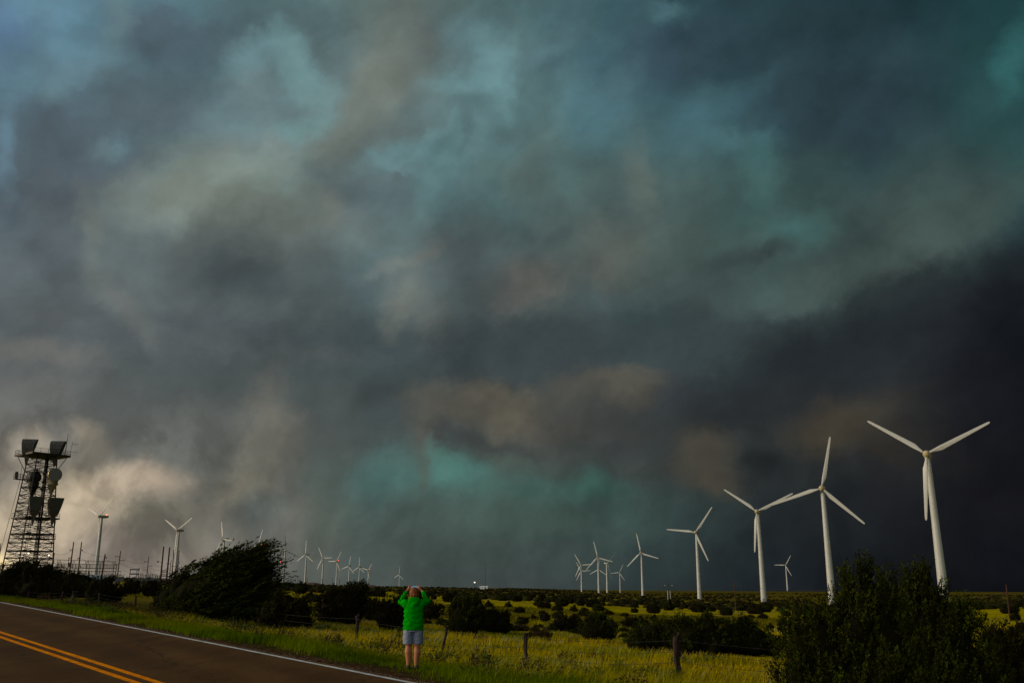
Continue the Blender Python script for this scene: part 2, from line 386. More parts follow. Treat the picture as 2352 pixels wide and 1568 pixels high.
M_INS = mat('insulator_glaze', (.20, .19, .2), .4, var=.2)
M_RED = mat('beacon_lens', (.5, .02, .01), .3, emit=(1, .06, .02), estr=9)
M_LAMP = mat('warm_lamp_glass', (.8, .7, .5), .3, emit=(1, .75, .4), estr=6)
M_WHITEB = mat('white_cladding', (.75, .76, .74), .6, var=.06)

# ------------------------------------------------------------------ terrain
TX = np.array([-900, -300, 200, 600, 900, 1176, 1500, 1800, 2352, 2900, 3600])
TD = np.array([40, 60, 120, 250, 500, 1000, 2000, 5000, 12000])
TZ = np.array([   # heights relative to the eye
 [-1.0,-.5, .5, 2.5, 5, 9, 14, 20, 30],
 [-1.0,-.6, .3, 2.2, 5, 9, 14, 20, 30],
 [-1.6,-1.3,-.6, 1.8, 4.8, 10.5, 15, 20, 30],
 [-2.4,-2.2,-1.7,-.5, 1.5, 6, 9.0, 11, 20],
 [-3.0,-3.0,-2.9,-2.6,-1.8, .5, 4.5, 5, 12],
 [-3.2,-3.3,-3.4,-3.5,-3.5,-2.8, -.8, 2, 12],
 [-3.3,-3.5,-4.2,-5.5,-7.5,-10.5,-13.5,-20, -50],
 [-3.3,-3.5,-4.3,-6.0,-8.8,-12.0,-9.5,-26, -70],
 [-2.9,-3.1,-3.8,-4.8,-6.4,-8.5,-12.5,-28, -80],
 [-2.9,-3.1,-3.8,-4.8,-6.0,-8.5,-12.5,-28, -80],
 [-2.9,-3.1,-3.8,-4.8,-6.0,-8.5,-12.5,-28, -80]])
TAZ = np.arctan((TX-1176)/ (FPX*math.cos(PITCH)))        # azimuth of each column near the horizon
LTD = np.log(TD)
def smooth01(t):
    t = np.clip(t, 0, 1); return t*t*(3-2*t)
def sp(x, y):
    return -.632*x+.774*y, .774*x+.632*y
def road_z(s):
    a = -2.1+.0307*np.clip(s, -60, 50)-.00003*np.clip(s, 0, 50)**2
    return a+.36*(1-np.exp(-np.maximum(s-50, 0)/18))
def wob(x, y):
    return (np.sin(x*.11+1.3*np.sin(y*.07))*np.sin(y*.09+1.7)*.5+.35*np.sin(x*.31+y*.23)*np.sin(y*.37-x*.13+2))
def zt(x, y):
    """terrain height in the world"""
    x = np.asarray(x, float); y = np.asarray(y, float)
    s, p = sp(x, y)
    dip = np.interp(p, [-8, -2, 1.0, 2.0, 9.95, 10.5, 12.1, 15, 20, 24], [.35, .3, .0, -.06, -.06, -.10, -.14, -.55, -1.05, -1.15])
    dip = dip-.50*smooth01((p-13)/8)*smooth01((s-16)/14)*smooth01((92-s)/30)
    zn = road_z(s)+dip
    az = np.arctan2(x, np.maximum(y, 1e-3)); D = np.hypot(x, y)
    fx = np.clip(np.interp(az, TAZ, np.arange(len(TX))), 0, len(TX)-1.0001)
    fy = np.clip(np.interp(np.log(np.maximum(D, 1)), LTD, np.arange(len(TD))), 0, len(TD)-1.0001)
    i = fx.astype(int); j = fy.astype(int); u = smooth01(fx-i)*.5+(fx-i)*.5; v = fy-j
    zf = (TZ[i, j]*(1-u)*(1-v)+TZ[i+1, j]*u*(1-v)+TZ[i, j+1]*(1-u)*v+TZ[i+1, j+1]*u*v)
    amp = np.interp(D, [40, 120, 500, 3000], [.03, .08, .35, 1.3])
    zf = zf+amp*wob(x*np.interp(D, [50, 800, 3000], [1, .25, .08]), y*np.interp(D, [50, 800, 3000], [1, .25, .08]))
    w = smooth01((p-24)/30)*smooth01((y+5)/20)
    return zn*(1-w)+zf*w+CAMZ+np.where(p > 11.5, .05*wob(x*6, y*6), 0)
def Z(x, y): return float(zt(x, y))
def at(px, py, D):
    """world point at horizontal distance D along the line of sight of a pixel of the photograph"""
    r = ray(px, py); r = r/math.hypot(r[0], r[1])*D
    return Vector((r[0], r[1], r[2]+CAMZ))
def hit(px, py, dmin=10, dmax=6000):
    r = ray(px, py); r = r/math.hypot(r[0], r[1])
    Ds = np.exp(np.linspace(math.log(dmin), math.log(dmax), 3000))
    g = zt(r[0]*Ds, r[1]*Ds); zz = r[2]*Ds+CAMZ
    k = np.argmax(g >= zz)
    if not (g >= zz).any(): k = len(Ds)-1
    D = Ds[k]; return Vector((r[0]*D, r[1]*D, float(g[k]))), float(D)
def proj(P):
    zc = P[1]*math.cos(PITCH)+(P[2]-CAMZ)*math.sin(PITCH); yc = -P[1]*math.sin(PITCH)+(P[2]-CAMZ)*math.cos(PITCH)
    return 1176+FPX*P[0]/zc, 784-FPX*yc/zc
def pxm(P):
    """pixels (2352 frame) per metre at a world point"""
    return FPX/(P.y*math.cos(PITCH)+(P.z-CAMZ)*math.sin(PITCH))

def grid_mesh(name, X, Y, Zz, mt, closed=False):
    n, m = X.shape
    v = np.stack([X, Y, Zz], -1).reshape(-1, 3)
    idx = np.arange(n*m).reshape(n, m)
    a = idx[:-1, :-1].ravel(); b = idx[:-1, 1:].ravel(); c = idx[1:, 1:].ravel(); d = idx[1:, :-1].ravel()
    f = np.stack([a, b, c, d], -1)
    return raw_mesh(name, v, f, mt, True)
def raw_mesh(name, v, f, mt, smooth=False):
    me = bpy.data.meshes.new(name); nv, nf, k = len(v), len(f), f.shape[1]
    me.vertices.add(nv); me.vertices.foreach_set('co', np.asarray(v, np.float32).ravel())
    me.loops.add(nf*k); me.loops.foreach_set('vertex_index', f.astype(np.int32).ravel())
    me.polygons.add(nf); me.polygons.foreach_set('loop_start', np.arange(0, nf*k, k, dtype=np.int32))
    me.polygons.foreach_set('loop_total', np.full(nf, k, np.int32))
    if smooth: me.polygons.foreach_set('use_smooth', np.ones(nf, bool))
    me.update(calc_edges=True)
    if mt is not None: me.materials.append(mt)
    return me

# ground material: world-position driven zones
def ground_material():
    m = bpy.data.materials.new('prairie_ground'); m.use_nodes = True
    nt = m.node_tree; N, L = nt.nodes, nt.links; b = N['Principled BSDF']
    b.inputs['Roughness'].default_value = 1.0; b.inputs['Specular IOR Level'].default_value = 0
    geo = N.new('ShaderNodeNewGeometry'); P = geo.outputs['Position']
    def nz(scale, det, sc=(1, 1, 1), rough=.6):
        mp = N.new('ShaderNodeMapping'); mp.inputs['Scale'].default_value = sc; L.new(P, mp.inputs[0])
        n = N.new('ShaderNodeTexNoise'); n.inputs['Scale'].default_value = scale; n.inputs['Detail'].default_value = det; n.inputs['Roughness'].default_value = rough
        L.new(mp.outputs[0], n.inputs['Vector']); return n.outputs[0]
    def ramp(f, stops):
        r = N.new('ShaderNodeValToRGB')
        while len(r.color_ramp.elements) < len(stops): r.color_ramp.elements.new(.5)
        for e, (p_, c_) in zip(r.color_ramp.elements, stops): e.position = p_; e.color = (*c_, 1)
        L.new(f, r.inputs[0]); return r.outputs[0]
    def mix(f, a, c):
        x = N.new('ShaderNodeMix'); x.data_type = 'RGBA'
        for s, v in ((0, f), (6, a), (7, c)):
            if isinstance(v, (int, float)): x.inputs[s].default_value = v
            elif isinstance(v, tuple): x.inputs[s].default_value = (*v, 1)
            else: L.new(v, x.inputs[s])
        return x.outputs[2]
    far = ramp(nz(.045, 6, (1, 1, 1)), [(.33, (.14, .08, .004)), (.43, (.40, .28, .0005)), (.57, (.42, .36, .0005)), (.68, (.17, .17, .001))])
    fine = ramp(nz(.8, 4), [(.35, (.45, .45, .45)), (.65, (1.15, 1.15, 1.15))])
    x = N.new('ShaderNodeMix'); x.data_type = 'RGBA'; x.blend_type = 'MULTIPLY'; x.inputs[0].default_value = 1; L.new(far, x.inputs[6]); L.new(fine, x.inputs[7])
    col = x.outputs[2]
    pale = ramp(nz(.06, 3, (1, 2.6, 1)), [(.60, (0, 0, 0)), (.68, (1, 1, 1))])
    col = mix(pale, col, (.27, .25, .17))
    ln_ = N.new('ShaderNodeVectorMath'); ln_.operation = 'LENGTH'; L.new(P, ln_.inputs[0])
    fm = N.new('ShaderNodeMapRange'); fm.inputs['From Min'].default_value = 380; fm.inputs['From Max'].default_value = 1000; fm.inputs['To Max'].default_value = .8; L.new(ln_.outputs['Value'], fm.inputs['Value'])
    scrub = ramp(nz(.012, 6), [(.38, (.025, .018, .006)), (.52, (.05, .04, .006)), (.66, (.10, .055, .025))])
    col = mix(fm.outputs[0], col, scrub)
    # distance along p (across the road)
    dp = N.new('ShaderNodeVectorMath'); dp.operation = 'DOT_PRODUCT'; dp.inputs[1].default_value = (.774, .632, 0); L.new(P, dp.inputs[0])
    pw = N.new('ShaderNodeMath'); pw.operation = 'MULTIPLY_ADD'; L.new(nz(1.1, 5), pw.inputs[0]); pw.inputs[1].default_value = 2.4; L.new(dp.outputs['Value'], pw.inputs[2])
    def mrange(a_, b_):
        r = N.new('ShaderNodeMapRange'); r.inputs['From Min'].default_value = a_; r.inputs['From Max'].default_value = b_
        L.new(pw.outputs[0], r.inputs['Value']); return r.outputs[0]
    near = ramp(nz(3.0, 5), [(.35, (.022, .022, .006)), (.65, (.06, .05, .010))])
    col = mix(mrange(30, 60), near, col)
    soil = ramp(nz(9, 6), [(.3, (.020, .008, .004)), (.55, (.075, .032, .016)), (.7, (.14, .09, .055))])
    col = mix(mrange(11.6, 12.6), soil, col)
    L.new(col, b.inputs['Base Color'])
    bp = N.new('ShaderNodeBump'); bp.inputs['Strength'].default_value = .8; bp.inputs['Distance'].default_value = .08
    L.new(nz(7, 5), bp.inputs['Height']); L.new(bp.outputs[0], b.inputs['Normal'])
    return m
M_GROUND = ground_material()
th = np.concatenate([np.radians(np.linspace(-42, 42, 420)), np.radians(np.linspace(45, 315, 91))])
th = np.append(th, th[0]+2*math.pi)
rr = np.concatenate([[0.01], np.exp(np.linspace(math.log(2), math.log(30000), 420))])
TH, RR = np.meshgrid(th, rr)
GX, GY = RR*np.sin(TH), RR*np.cos(TH)
ground = link('ground', grid_mesh('ground', GX, GY, zt(GX, GY), M_GROUND)); tag(ground, kind='structure')

# ------------------------------------------------------------------ road
def asphalt():
    m = bpy.data.materials.new('worn_asphalt'); m.use_nodes = True
    nt = m.node_tree; N, L = nt.nodes, nt.links; b = N['Principled BSDF']
    b.inputs['Roughness'].default_value = .9; b.inputs['Specular IOR Level'].default_value = .08
    geo = N.new('ShaderNodeNewGeometry')
    def nz(scale, det, sc=(1, 1, 1)):
        mp = N.new('ShaderNodeMapping'); mp.inputs['Scale'].default_value = sc; mp.inputs['Rotation'].default_value = (0, 0, R(-39.2)); L.new(geo.outputs['Position'], mp.inputs[0])
        n = N.new('ShaderNodeTexNoise'); n.inputs['Scale'].default_value = scale; n.inputs['Detail'].default_value = det; L.new(mp.outputs[0], n.inputs['Vector']); return n.outputs[0]
    r = N.new('ShaderNodeValToRGB'); r.color_ramp.elements[0].position = .35; r.color_ramp.elements[1].position = .65
    r.color_ramp.elements[0].color = (.064, .028, .006, 1); r.color_ramp.elements[1].color = (.092, .044, .010, 1)
    L.new(nz(.9, 5, (1.6, .5, 1)), r.inputs[0])
    g = N.new('ShaderNodeValToRGB'); g.color_ramp.elements[0].position = .3; g.color_ramp.elements[1].position = .72
    g.color_ramp.elements[0].color = (.6, .6, .6, 1); g.color_ramp.elements[1].color = (1.45, 1.4, 1.3, 1); L.new(nz(42, 4), g.inputs[0])
    x = N.new('ShaderNodeMix'); x.data_type = 'RGBA'; x.blend_type = 'MULTIPLY'; x.inputs[0].default_value = 1
    L.new(r.outputs[0], x.inputs[6]); L.new(g.outputs[0], x.inputs[7]); L.new(x.outputs[2], b.inputs['Base Color'])
    # wheel tracks, fine cracks and sealed joints
    dp = N.new('ShaderNodeVectorMath'); dp.operation = 'DOT_PRODUCT'; dp.inputs[1].default_value = (.774, .632, 0); L.new(geo.outputs['Position'], dp.inputs[0])
    wv = N.new('ShaderNodeMath'); wv.operation = 'SINE'; m1 = N.new('ShaderNodeMath'); m1.operation = 'MULTIPLY'; m1.inputs[1].default_value = 3.4; L.new(dp.outputs['Value'], m1.inputs[0]); L.new(m1.outputs[0], wv.inputs[0])
    m2 = N.new('ShaderNodeMapRange'); m2.inputs['From Min'].default_value = -1; m2.inputs['To Min'].default_value = .84; m2.inputs['To Max'].default_value = 1.12; L.new(wv.outputs[0], m2.inputs['Value'])
    mpv = N.new('ShaderNodeMapping'); mpv.inputs['Rotation'].default_value = (0, 0, R(-39.2)); mpv.inputs['Scale'].default_value = (.35, .12, 1)
    dn = N.new('ShaderNodeTexNoise'); dn.inputs['Scale'].default_value = 1.2; dn.inputs['Detail'].default_value = 6; L.new(geo.outputs['Position'], dn.inputs['Vector'])
    va = N.new('ShaderNodeVectorMath'); va.operation = 'ADD'; L.new(geo.outputs['Position'], va.inputs[0]); L.new(dn.outputs['Color'], va.inputs[1]); L.new(va.outputs[0], mpv.inputs[0])
    vo = N.new('ShaderNodeTexVoronoi'); vo.feature = 'DISTANCE_TO_EDGE'; vo.inputs['Scale'].default_value = 1.0; L.new(mpv.outputs[0], vo.inputs['Vector'])
    ck = N.new('ShaderNodeMapRange'); ck.inputs['From Max'].default_value = .012; ck.inputs['To Min'].default_value = .45; L.new(vo.outputs['Distance'], ck.inputs['Value'])
    mm = N.new('ShaderNodeMath'); mm.operation = 'MULTIPLY'; L.new(m2.outputs[0], mm.inputs[0]); L.new(ck.outputs[0], mm.inputs[1])
    x2 = N.new('ShaderNodeVectorMath'); x2.operation = 'SCALE'; L.new(x.outputs[2], x2.inputs[0]); L.new(mm.outputs[0], x2.inputs['Scale']); L.new(x2.outputs[0], b.inputs['Base Color'])
    bp = N.new('ShaderNodeBump'); bp.inputs['Strength'].default_value = .5; bp.inputs['Distance'].default_value = .01
    L.new(nz(60, 3), bp.inputs['Height']); L.new(bp.outputs[0], b.inputs['Normal'])
    return m
M_ASPH = asphalt()
M_YEL = mat('yellow_road_paint', (.88, .24, .0005), .9, spec=.02, var=.3, scale=5, coords='Object', detail=8)
def wear(m, base=(.056, .034, .016), lo=.58, hi=.66):
    nt = m.node_tree; b = nt.nodes['Principled BSDF']; src = b.inputs['Base Color'].links[0].from_socket
    g = nt.nodes.new('ShaderNodeNewGeometry'); n = nt.nodes.new('ShaderNodeTexNoise'); n.inputs['Scale'].default_value = 9; n.inputs['Detail'].default_value = 8; n.inputs['Roughness'].default_value = .75
    nt.links.new(g.outputs['Position'], n.inputs['Vector']); r = nt.nodes.new('ShaderNodeMapRange'); r.inputs['From Min'].default_value = lo; r.inputs['From Max'].default_value = hi
    nt.links.new(n.outputs[0], r.inputs['Value']); x = nt.nodes.new('ShaderNodeMix'); x.data_type = 'RGBA'
    nt.links.new(r.outputs[0], x.inputs[0]); nt.links.new(src, x.inputs[6]); x.inputs[7].default_value = (*base, 1); nt.links.new(x.outputs[2], b.inputs['Base Color'])
wear(M_YEL)
M_WHT = mat('white_road_paint', (.50, .51, .50), .9, spec=.05, var=.3, scale=5, detail=8)
wear(M_WHT)
def strip(name, p0, p1, lift, mt, s0=-70, s1=260, n=340, edge=0.0, cols=2):
    ss = np.linspace(s0, s1, n); pp = np.linspace(p0, p1, cols)
    S, P_ = np.meshgrid(ss, pp, indexing='ij')
    rng = np.random.RandomState(int(p0*10)+7)
    if edge:
        j = np.convolve(rng.rand(n)-.5, np.ones(3)/3, 'same')*edge
        P_[:, -1] += j; P_[:, 0] += np.roll(j, 5)
    Xr = -.632*S+.774*P_; Yr = .774*S+.632*P_
    # straight road: s,p are orthonormal to 1e-3
    k = .632**2+.774**2
    return link(name, grid_mesh(name, Xr/k, Yr/k, road_z(S)+CAMZ+lift, mt))
tag(strip('road', 1.3, 10.0, 0, M_ASPH, edge=.16, cols=14), kind='structure')
for nm, a, b_, m_ in (('road_centre_line', 5.525, 5.675, M_YEL), ('road_centre_line', 5.865, 6.015, M_YEL), ('road_edge_line', 9.69, 9.82, M_WHT), ('road_edge_line', 2.35, 2.46, M_WHT)):
    tag(strip(nm, a, b_, .004, m_, edge=.012), kind='structure')

# ------------------------------------------------------------------ wind turbines
def blade_mesh():
    mb = MB(); rings = []
    for r, c, th_, tw, off in ((1.2,1.15,1.1,0,0),(2.6,1.15,1.05,0,0),(4.5,1.75,.75,14,.22),(6.6,2.35,.55,12,.45),(9,2.2,.42,9,.42),(14,1.95,.3,5,.34),(20,1.6,.2,2.5,.25),(26,1.25,.12,1,.17),(28.8,1.02,.08,0,.13),(29.7,.72,.05,0,.10),(30,.3,.03,0,.06)):
        ring = []
        for k in range(24):
            a = 2*math.pi*k/24
            x = math.cos(a)*c/2+off*(1 if r > 3 else 0); y = math.sin(a)*th_/2*(1-.35*math.cos(a) if r > 3 else 1)
            t = R(tw); ring.append((x*math.cos(t)-y*math.sin(t), x*math.sin(t)+y*math.cos(t), r))
        rings.append(ring)
    return mb.loft(rings).mesh('blade', M_TURB, True)
def make_turbine():
    root = empty('wind_turbine', (0, 0, 0))
    t = MB(); H = 65
    zs = [0, 2, 12, 24, 36, 48, 58, H-1.7]
    rings = []
    for z in zs:
        r = 2.15-(2.15-1.18)*(z/(H-1.7))
        rings.append([(r*math.cos(a), r*math.sin(a), z) for a in np.linspace(0, 2*math.pi, 25)[:-1]])
    t.loft(rings)
    tw = t.build('tower', M_TURB, root, True)
    for z in (22.0, 43.0):
        f = MB(); r = 2.15-(2.15-1.18)*(z/(H-1.7))+.05
        f.loft([[(r*math.cos(a), r*math.sin(a), z+d) for a in np.linspace(0, 2*math.pi, 25)[:-1]] for d in (-.12, .12)])
        f.build('tower_flange', M_TURB, tw)
    d = MB(); d.box((0, -2.14, 1.6), (.95, .1, 2.1)); d.build('tower_door', M_STEEL_L, tw)
    # nacelle: rotor faces -Y, body stretches to +Y
    nb = MB(); rings = []
    for y, w, hb, ht in ((-2.2,1.15,-1.1,1.15),(-1.4,1.5,-1.55,1.55),(1,1.65,-1.7,1.75),(4.5,1.6,-1.55,1.75),(7,1.2,-.9,1.55),(7.8,.7,-.3,1.2)):
        ring = []
        for k in range(16):
            a = 2*math.pi*k/16; ca, sa = math.cos(a), math.sin(a)
            x = w*math.copysign(abs(ca)**.6, ca); z = (ht if sa > 0 else -hb)*math.copysign(abs(sa)**.6, sa)
            ring.append((x, y, H+z))
        rings.append(ring[::-1])
    nac = nb.loft(rings).build('nacelle', M_TURB, root, True)
    v = MB(); v.box((0, -.2, H-1.85), (1.5, 1.2, .35)); v.build('yaw_opening', M_DARK, nac)
    hb = bpy.data.objects.new('rotor', None)
    hub = MB(); rings = []
    for y, r in ((-2.1,1.35),(-2.8,1.6),(-3.7,1.62),(-4.5,1.35),(-5.0,.85),(-5.2,.25)):
        rings.append([(r*math.cos(a), y+3.5, r*math.sin(a)) for a in np.linspace(0, 2*math.pi, 19)[:-1]])
    ho = hub.loft(rings).build('rotor_hub', M_HUB, root, True)
    ho.location = (0, -3.5, H); 
    bm_ = blade_mesh()
    for k in range(3):
        b = link('blade', bm_, ho); b.cycles.shadow_terminator_geometry_offset = .3; b.cycles.shadow_terminator_offset = .2; b.rotation_euler = (0, R(120*k), 0)
    return root
TPROTO = None
def turbine(X, Y, zh, psi, ph, label, beacon=False, group='white wind turbines of the wind farm'):
    """psi: compass heading the rotor faces; ph: blade phase; zh: rotor height above the eye"""
    global TPROTO
    if TPROTO is None: TPROTO = make_turbine(); r = TPROTO
    else: r = copy_tree(TPROTO)
    # rotor centre sits 3.5 m upwind of the tower axis
    n = Vector((math.sin(R(psi)), math.cos(R(psi)), 0))
    r.location = (X-3.5*n.x, Y-3.5*n.y, zh-65+CAMZ); r.rotation_euler = (0, 0, math.atan2(n.x, -n.y))
    for c in r.children:
        if c.name.startswith('rotor_hub'): c.rotation_euler = (R(-5), R(-ph), 0)
    tag(r, label, 'wind turbine', group)
    if beacon:
        b = MB(); b.ball((0, 5.2, 65+2.35), .62, 10, 6); b.tube([(0, 5.2, 65+1.5), (0, 5.2, 65+2.1)], .2)
        b.build('beacon_light', M_RED, r)
    return r
TURB = [
 (189,414,59.4,209,54,0,'largest white wind turbine at far right, one blade hanging straight down'),
 (178,527,55.9,205,106,0,'second white wind turbine from the right, one blade pointing up, base behind the juniper'),
 (183,690,55.9,206,54,0,'third wind turbine from the right, its right blade tip meeting its neighbour\'s blade'),
 (180,911,53.6,205,83,0,'fourth large white wind turbine from the right with a level blade to the left'),
 (194,1409,52.7,208,13,0,'fifth white wind turbine from the right, one blade almost upright, standing alone'),
 (154,1684,54.9,203,15,0,'tallest white wind turbine in the far cluster of the right row, one blade almost upright'),
 (161,2196,54.3,206,33,0,'leftmost front wind turbine in the far cluster with a level blade to the right'),
 (201,2737,50.8,207,32,0,'small wind turbine nearly hidden behind the leftmost tower of the far cluster'),
 (234,2533,51.2,204,116,0,'small wind turbine hidden behind the tallest tower of the far cluster'),
 (183,1791,47.8,150,76,0,'wind turbine of the far cluster turned away with its nacelle showing to the right'),
 (355,3101,52.3,200,94,0,'small wind turbine at the right edge of the far cluster'),
 (717,2457,60.2,209,88,0,'small lone wind turbine beyond the row, between the second and third large ones'),
 (-456,1021,77.3,213,70,1,'wind turbine beside the lattice tower with a red beacon on its nacelle'),
 (-446,1236,75.5,206,61,0,'wind turbine left of the windblown juniper, behind the tall wooden poles'),
 (-453,1455,75.7,222,23,0,'wind turbine half hidden by the left shoulder of the windblown juniper'),
 (-457,1676,75.4,213,99,1,'wind turbine with a red beacon hidden behind the top of the windblown juniper'),
 (-447,1844,73.3,150,6,0,'wind turbine just right of the windblown juniper, its nacelle pointing left'),
 (-445,2012,71.7,211,118,0,'second wind turbine right of the windblown juniper with a blade almost upright'),
 (-450,2221,70.6,207,32,0,'third wind turbine right of the windblown juniper with a level blade to the right'),
 (-479,2554,72.7,207,89,1,'wind turbine with bright red beacon and level left blade, right of the windblown juniper'),
 (-479,2749,64.5,209,106,0,'distant wind turbine just right of the one with the bright beacon'),
 (-477,2921,65.9,213,116,0,'distant wind turbine last but one of the left row with two blades spread low'),
 (-483,3143,61.1,215,77,1,'farthest wind turbine of the left row with a faint red beacon'),
 (-436,3624,53.0,215,113,0,'tiny wind turbine standing apart, just left of the person in green'),
]
for X, Y, zh, psi, ph, be, lab in TURB: turbine(X, Y, zh, psi, ph, lab, bool(be))

# ------------------------------------------------------------------ foliage
def foliage_mat(name, c1, c2, c3):
    m = bpy.data.materials.new(name); m.use_nodes = True
    nt = m.node_tree; N, L = nt.nodes, nt.links; b = N['Principled BSDF']
    b.inputs['Roughness'].default_value = .9; b.inputs['Specular IOR Level'].default_value = .04
    a = N.new('ShaderNodeAttribute'); a.attribute_name = 'tint'
    r = N.new('ShaderNodeValToRGB'); r.color_ramp.elements.new(.5)
    for e, (p_, c_) in zip(r.color_ramp.elements, ((0, c1), (.5, c2), (1, c3))): e.position = p_; e.color = (*c_, 1)
    L.new(a.outputs['Fac'], r.inputs[0]); L.new(r.outputs[0], b.inputs['Base Color'])
    return m
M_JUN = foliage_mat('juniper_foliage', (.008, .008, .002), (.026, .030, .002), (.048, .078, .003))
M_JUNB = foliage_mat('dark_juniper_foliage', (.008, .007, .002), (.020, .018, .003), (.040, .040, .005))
M_WEED = foliage_mat('weed_foliage', (.03, .045, .008), (.05, .08, .015), (.09, .11, .012))
M_BROWN = foliage_mat('brown_scrub_foliage', (.03, .018, .010), (.055, .035, .014), (.085, .06, .014))
M_BARK = mat('juniper_bark', (.035, .024, .016), .95, var=.4, scale=9, sc3=(1, 1, .2))

def set_attr(me, vals, name='tint', dom='POINT'):
    at_ = me.attributes.new(name, 'FLOAT', dom); at_.data.foreach_set('value', np.asarray(vals, np.float32))

def plumes_mesh(name, blobs, npl, plen, leaf, nleaf, wind, mt, seed, core=.72, prad=.28, up=.75, lw=.3):
    """crown = many upright sprays of small leaf faces over an uneven set of lobes, plus solid inner lumps with painted shade.
    blobs: (x, y, z, rx, ry, rz) local metres"""
    rng = np.random.RandomState(seed)
    B = np.array(blobs, float)
    area = (B[:, 3]*B[:, 5]+B[:, 4]*B[:, 5]+B[:, 3]*B[:, 4]); pick = rng.choice(len(B), npl, p=area/area.sum())
    d = rng.normal(size=(npl, 3)); d[:, 2] = np.where(d[:, 2] < -.35*np.abs(d[:, 0]), -d[:, 2]*.6, d[:, 2]); d /= np.linalg.norm(d, axis=1)[:, None]
    rad = rng.uniform(.55, 1.02, npl)**.6
    lowb = (B[pick, 2]-B[pick, 5] < 1.0) & (rng.rand(npl) < .5); d[lowb, 2] = -np.abs(d[lowb, 2]); d[lowb, :2] *= 1.15
    rzz = np.where(d[:, 2] < 0, np.maximum(B[pick, 5], B[pick, 2]), B[pick, 5])
    base = B[pick, :3]+d*np.stack([B[pick, 3], B[pick, 4], rzz], 1)*rad[:, None]
    base[:, 2] = np.where(lowb, np.maximum(base[:, 2], .06+.2*rng.rand(npl)), base[:, 2]); d[:, 2] = np.where(lowb, .1, d[:, 2])
    keep = base[:, 2] > .04; base, d, pick, rad = base[keep], d[keep], pick[keep], rad[keep]
    n = len(base)
    ax = d*np.array([.55, .55, .35])+np.array([0, 0, up])+np.array(wind)*rng.uniform(.45, 1.15, (n, 1))+rng.normal(size=(n, 3))*(.16+.12*np.linalg.norm(wind))
    ax /= np.linalg.norm(ax, axis=1)[:, None]
    L = plen*rng.uniform(.45, 1.3, n)
    base = base-ax*L[:, None]*.45
    tint = np.clip(rng.normal(.42, .2, n), 0, 1)
    # leaves
    k = np.repeat(np.arange(n), nleaf); m = len(k)
    t = rng.rand(m)
    side = rng.normal(size=(m, 3)); side -= ax[k]*np.sum(side*ax[k], 1)[:, None]; side /= np.linalg.norm(side, axis=1)[:, None]
    r = prad*L[k]*np.sqrt(rng.rand(m))*(1.05-t)**.7
    bend = (t**2*L[k]*.22)[:, None]*np.array(wind)
    c = base[k]+ax[k]*(t*L[k])[:, None]+side*r[:, None]+bend
    ld = ax[k]*.9+side*.55+rng.normal(size=(m, 3))*.3+np.array(wind)*.4; ld /= np.linalg.norm(ld, axis=1)[:, None]
    w = np.cross(ld, rng.normal(size=(m, 3))); w /= np.linalg.norm(w, axis=1)[:, None]
    ll = leaf*rng.uniform(.6, 1.4, m); ww = ll*lw
    c[:, 2] = np.maximum(c[:, 2], .01)
    v = np.stack([c-w*ww[:, None], c+w*ww[:, None], c+ld*ll[:, None]*1.3+w*ww[:, None]*.3, c+ld*ll[:, None]*1.3-w*ww[:, None]*.3], 1)
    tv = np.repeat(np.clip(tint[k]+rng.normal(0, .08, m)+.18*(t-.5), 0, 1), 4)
    V = v.reshape(-1, 3); F_ = np.arange(m*4).reshape(-1, 4)
    # solid lumps fill the crown, inner shade painted as the darkest tint
    if core:
        cv = []; cf = []; off = len(V)
        ico = bmesh.new(); bmesh.ops.create_icosphere(ico, subdivisions=2, radius=1)
        iv = np.array([q.co[:] for q in ico.verts]); itf = np.array([[q.index for q in f.verts] for f in ico.faces]); ico.free()
        for b in B:
            low = b[2]-b[5] < 1.0; down = max(b[5], b[2]*1.02) if low else b[5]
            s = core*(1+.16*rng.normal(size=len(iv)))
            q_ = iv*b[3:6]*s[:, None]; q_[:, 2] = np.where(iv[:, 2] < 0, iv[:, 2]*down*1.02, q_[:, 2]); q_[:, :2] *= np.where(iv[:, 2:3] < 0, 1+.12*(-iv[:, 2:3]), 1)*np.where(iv[:, 2:3] < -.5, 1.35, 1)
            p = b[:3]+q_; p[:, 2] = np.maximum(p[:, 2], -.15)
            cv.append(p); cf.append(itf+off); off += len(iv)
        CV = np.concatenate(cv); CF = np.concatenate(cf)
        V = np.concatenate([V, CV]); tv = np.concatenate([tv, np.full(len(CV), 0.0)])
        CF = np.concatenate([CF, CF[:, 2:3]], 1)
        tri = CF[:, :3]
    me = bpy.data.meshes.new(name)
    nf4 = len(F_); nf3 = len(tri) if core else 0
    me.vertices.add(len(V)); me.vertices.foreach_set('co', V.astype(np.float32).ravel())
    loops = np.concatenate([F_.ravel(), tri.ravel()]) if core else F_.ravel()
    me.loops.add(len(loops)); me.loops.foreach_set('vertex_index', loops.astype(np.int32))
    st = np.concatenate([np.arange(nf4)*4, nf4*4+np.arange(nf3)*3]); tot = np.concatenate([np.full(nf4, 4), np.full(nf3, 3)])
    me.polygons.add(nf4+nf3); me.polygons.foreach_set('loop_start', st.astype(np.int32)); me.polygons.foreach_set('loop_total', tot.astype(np.int32))
    me.update(calc_edges=True); set_attr(me, tv); me.materials.append(mt)
    return me

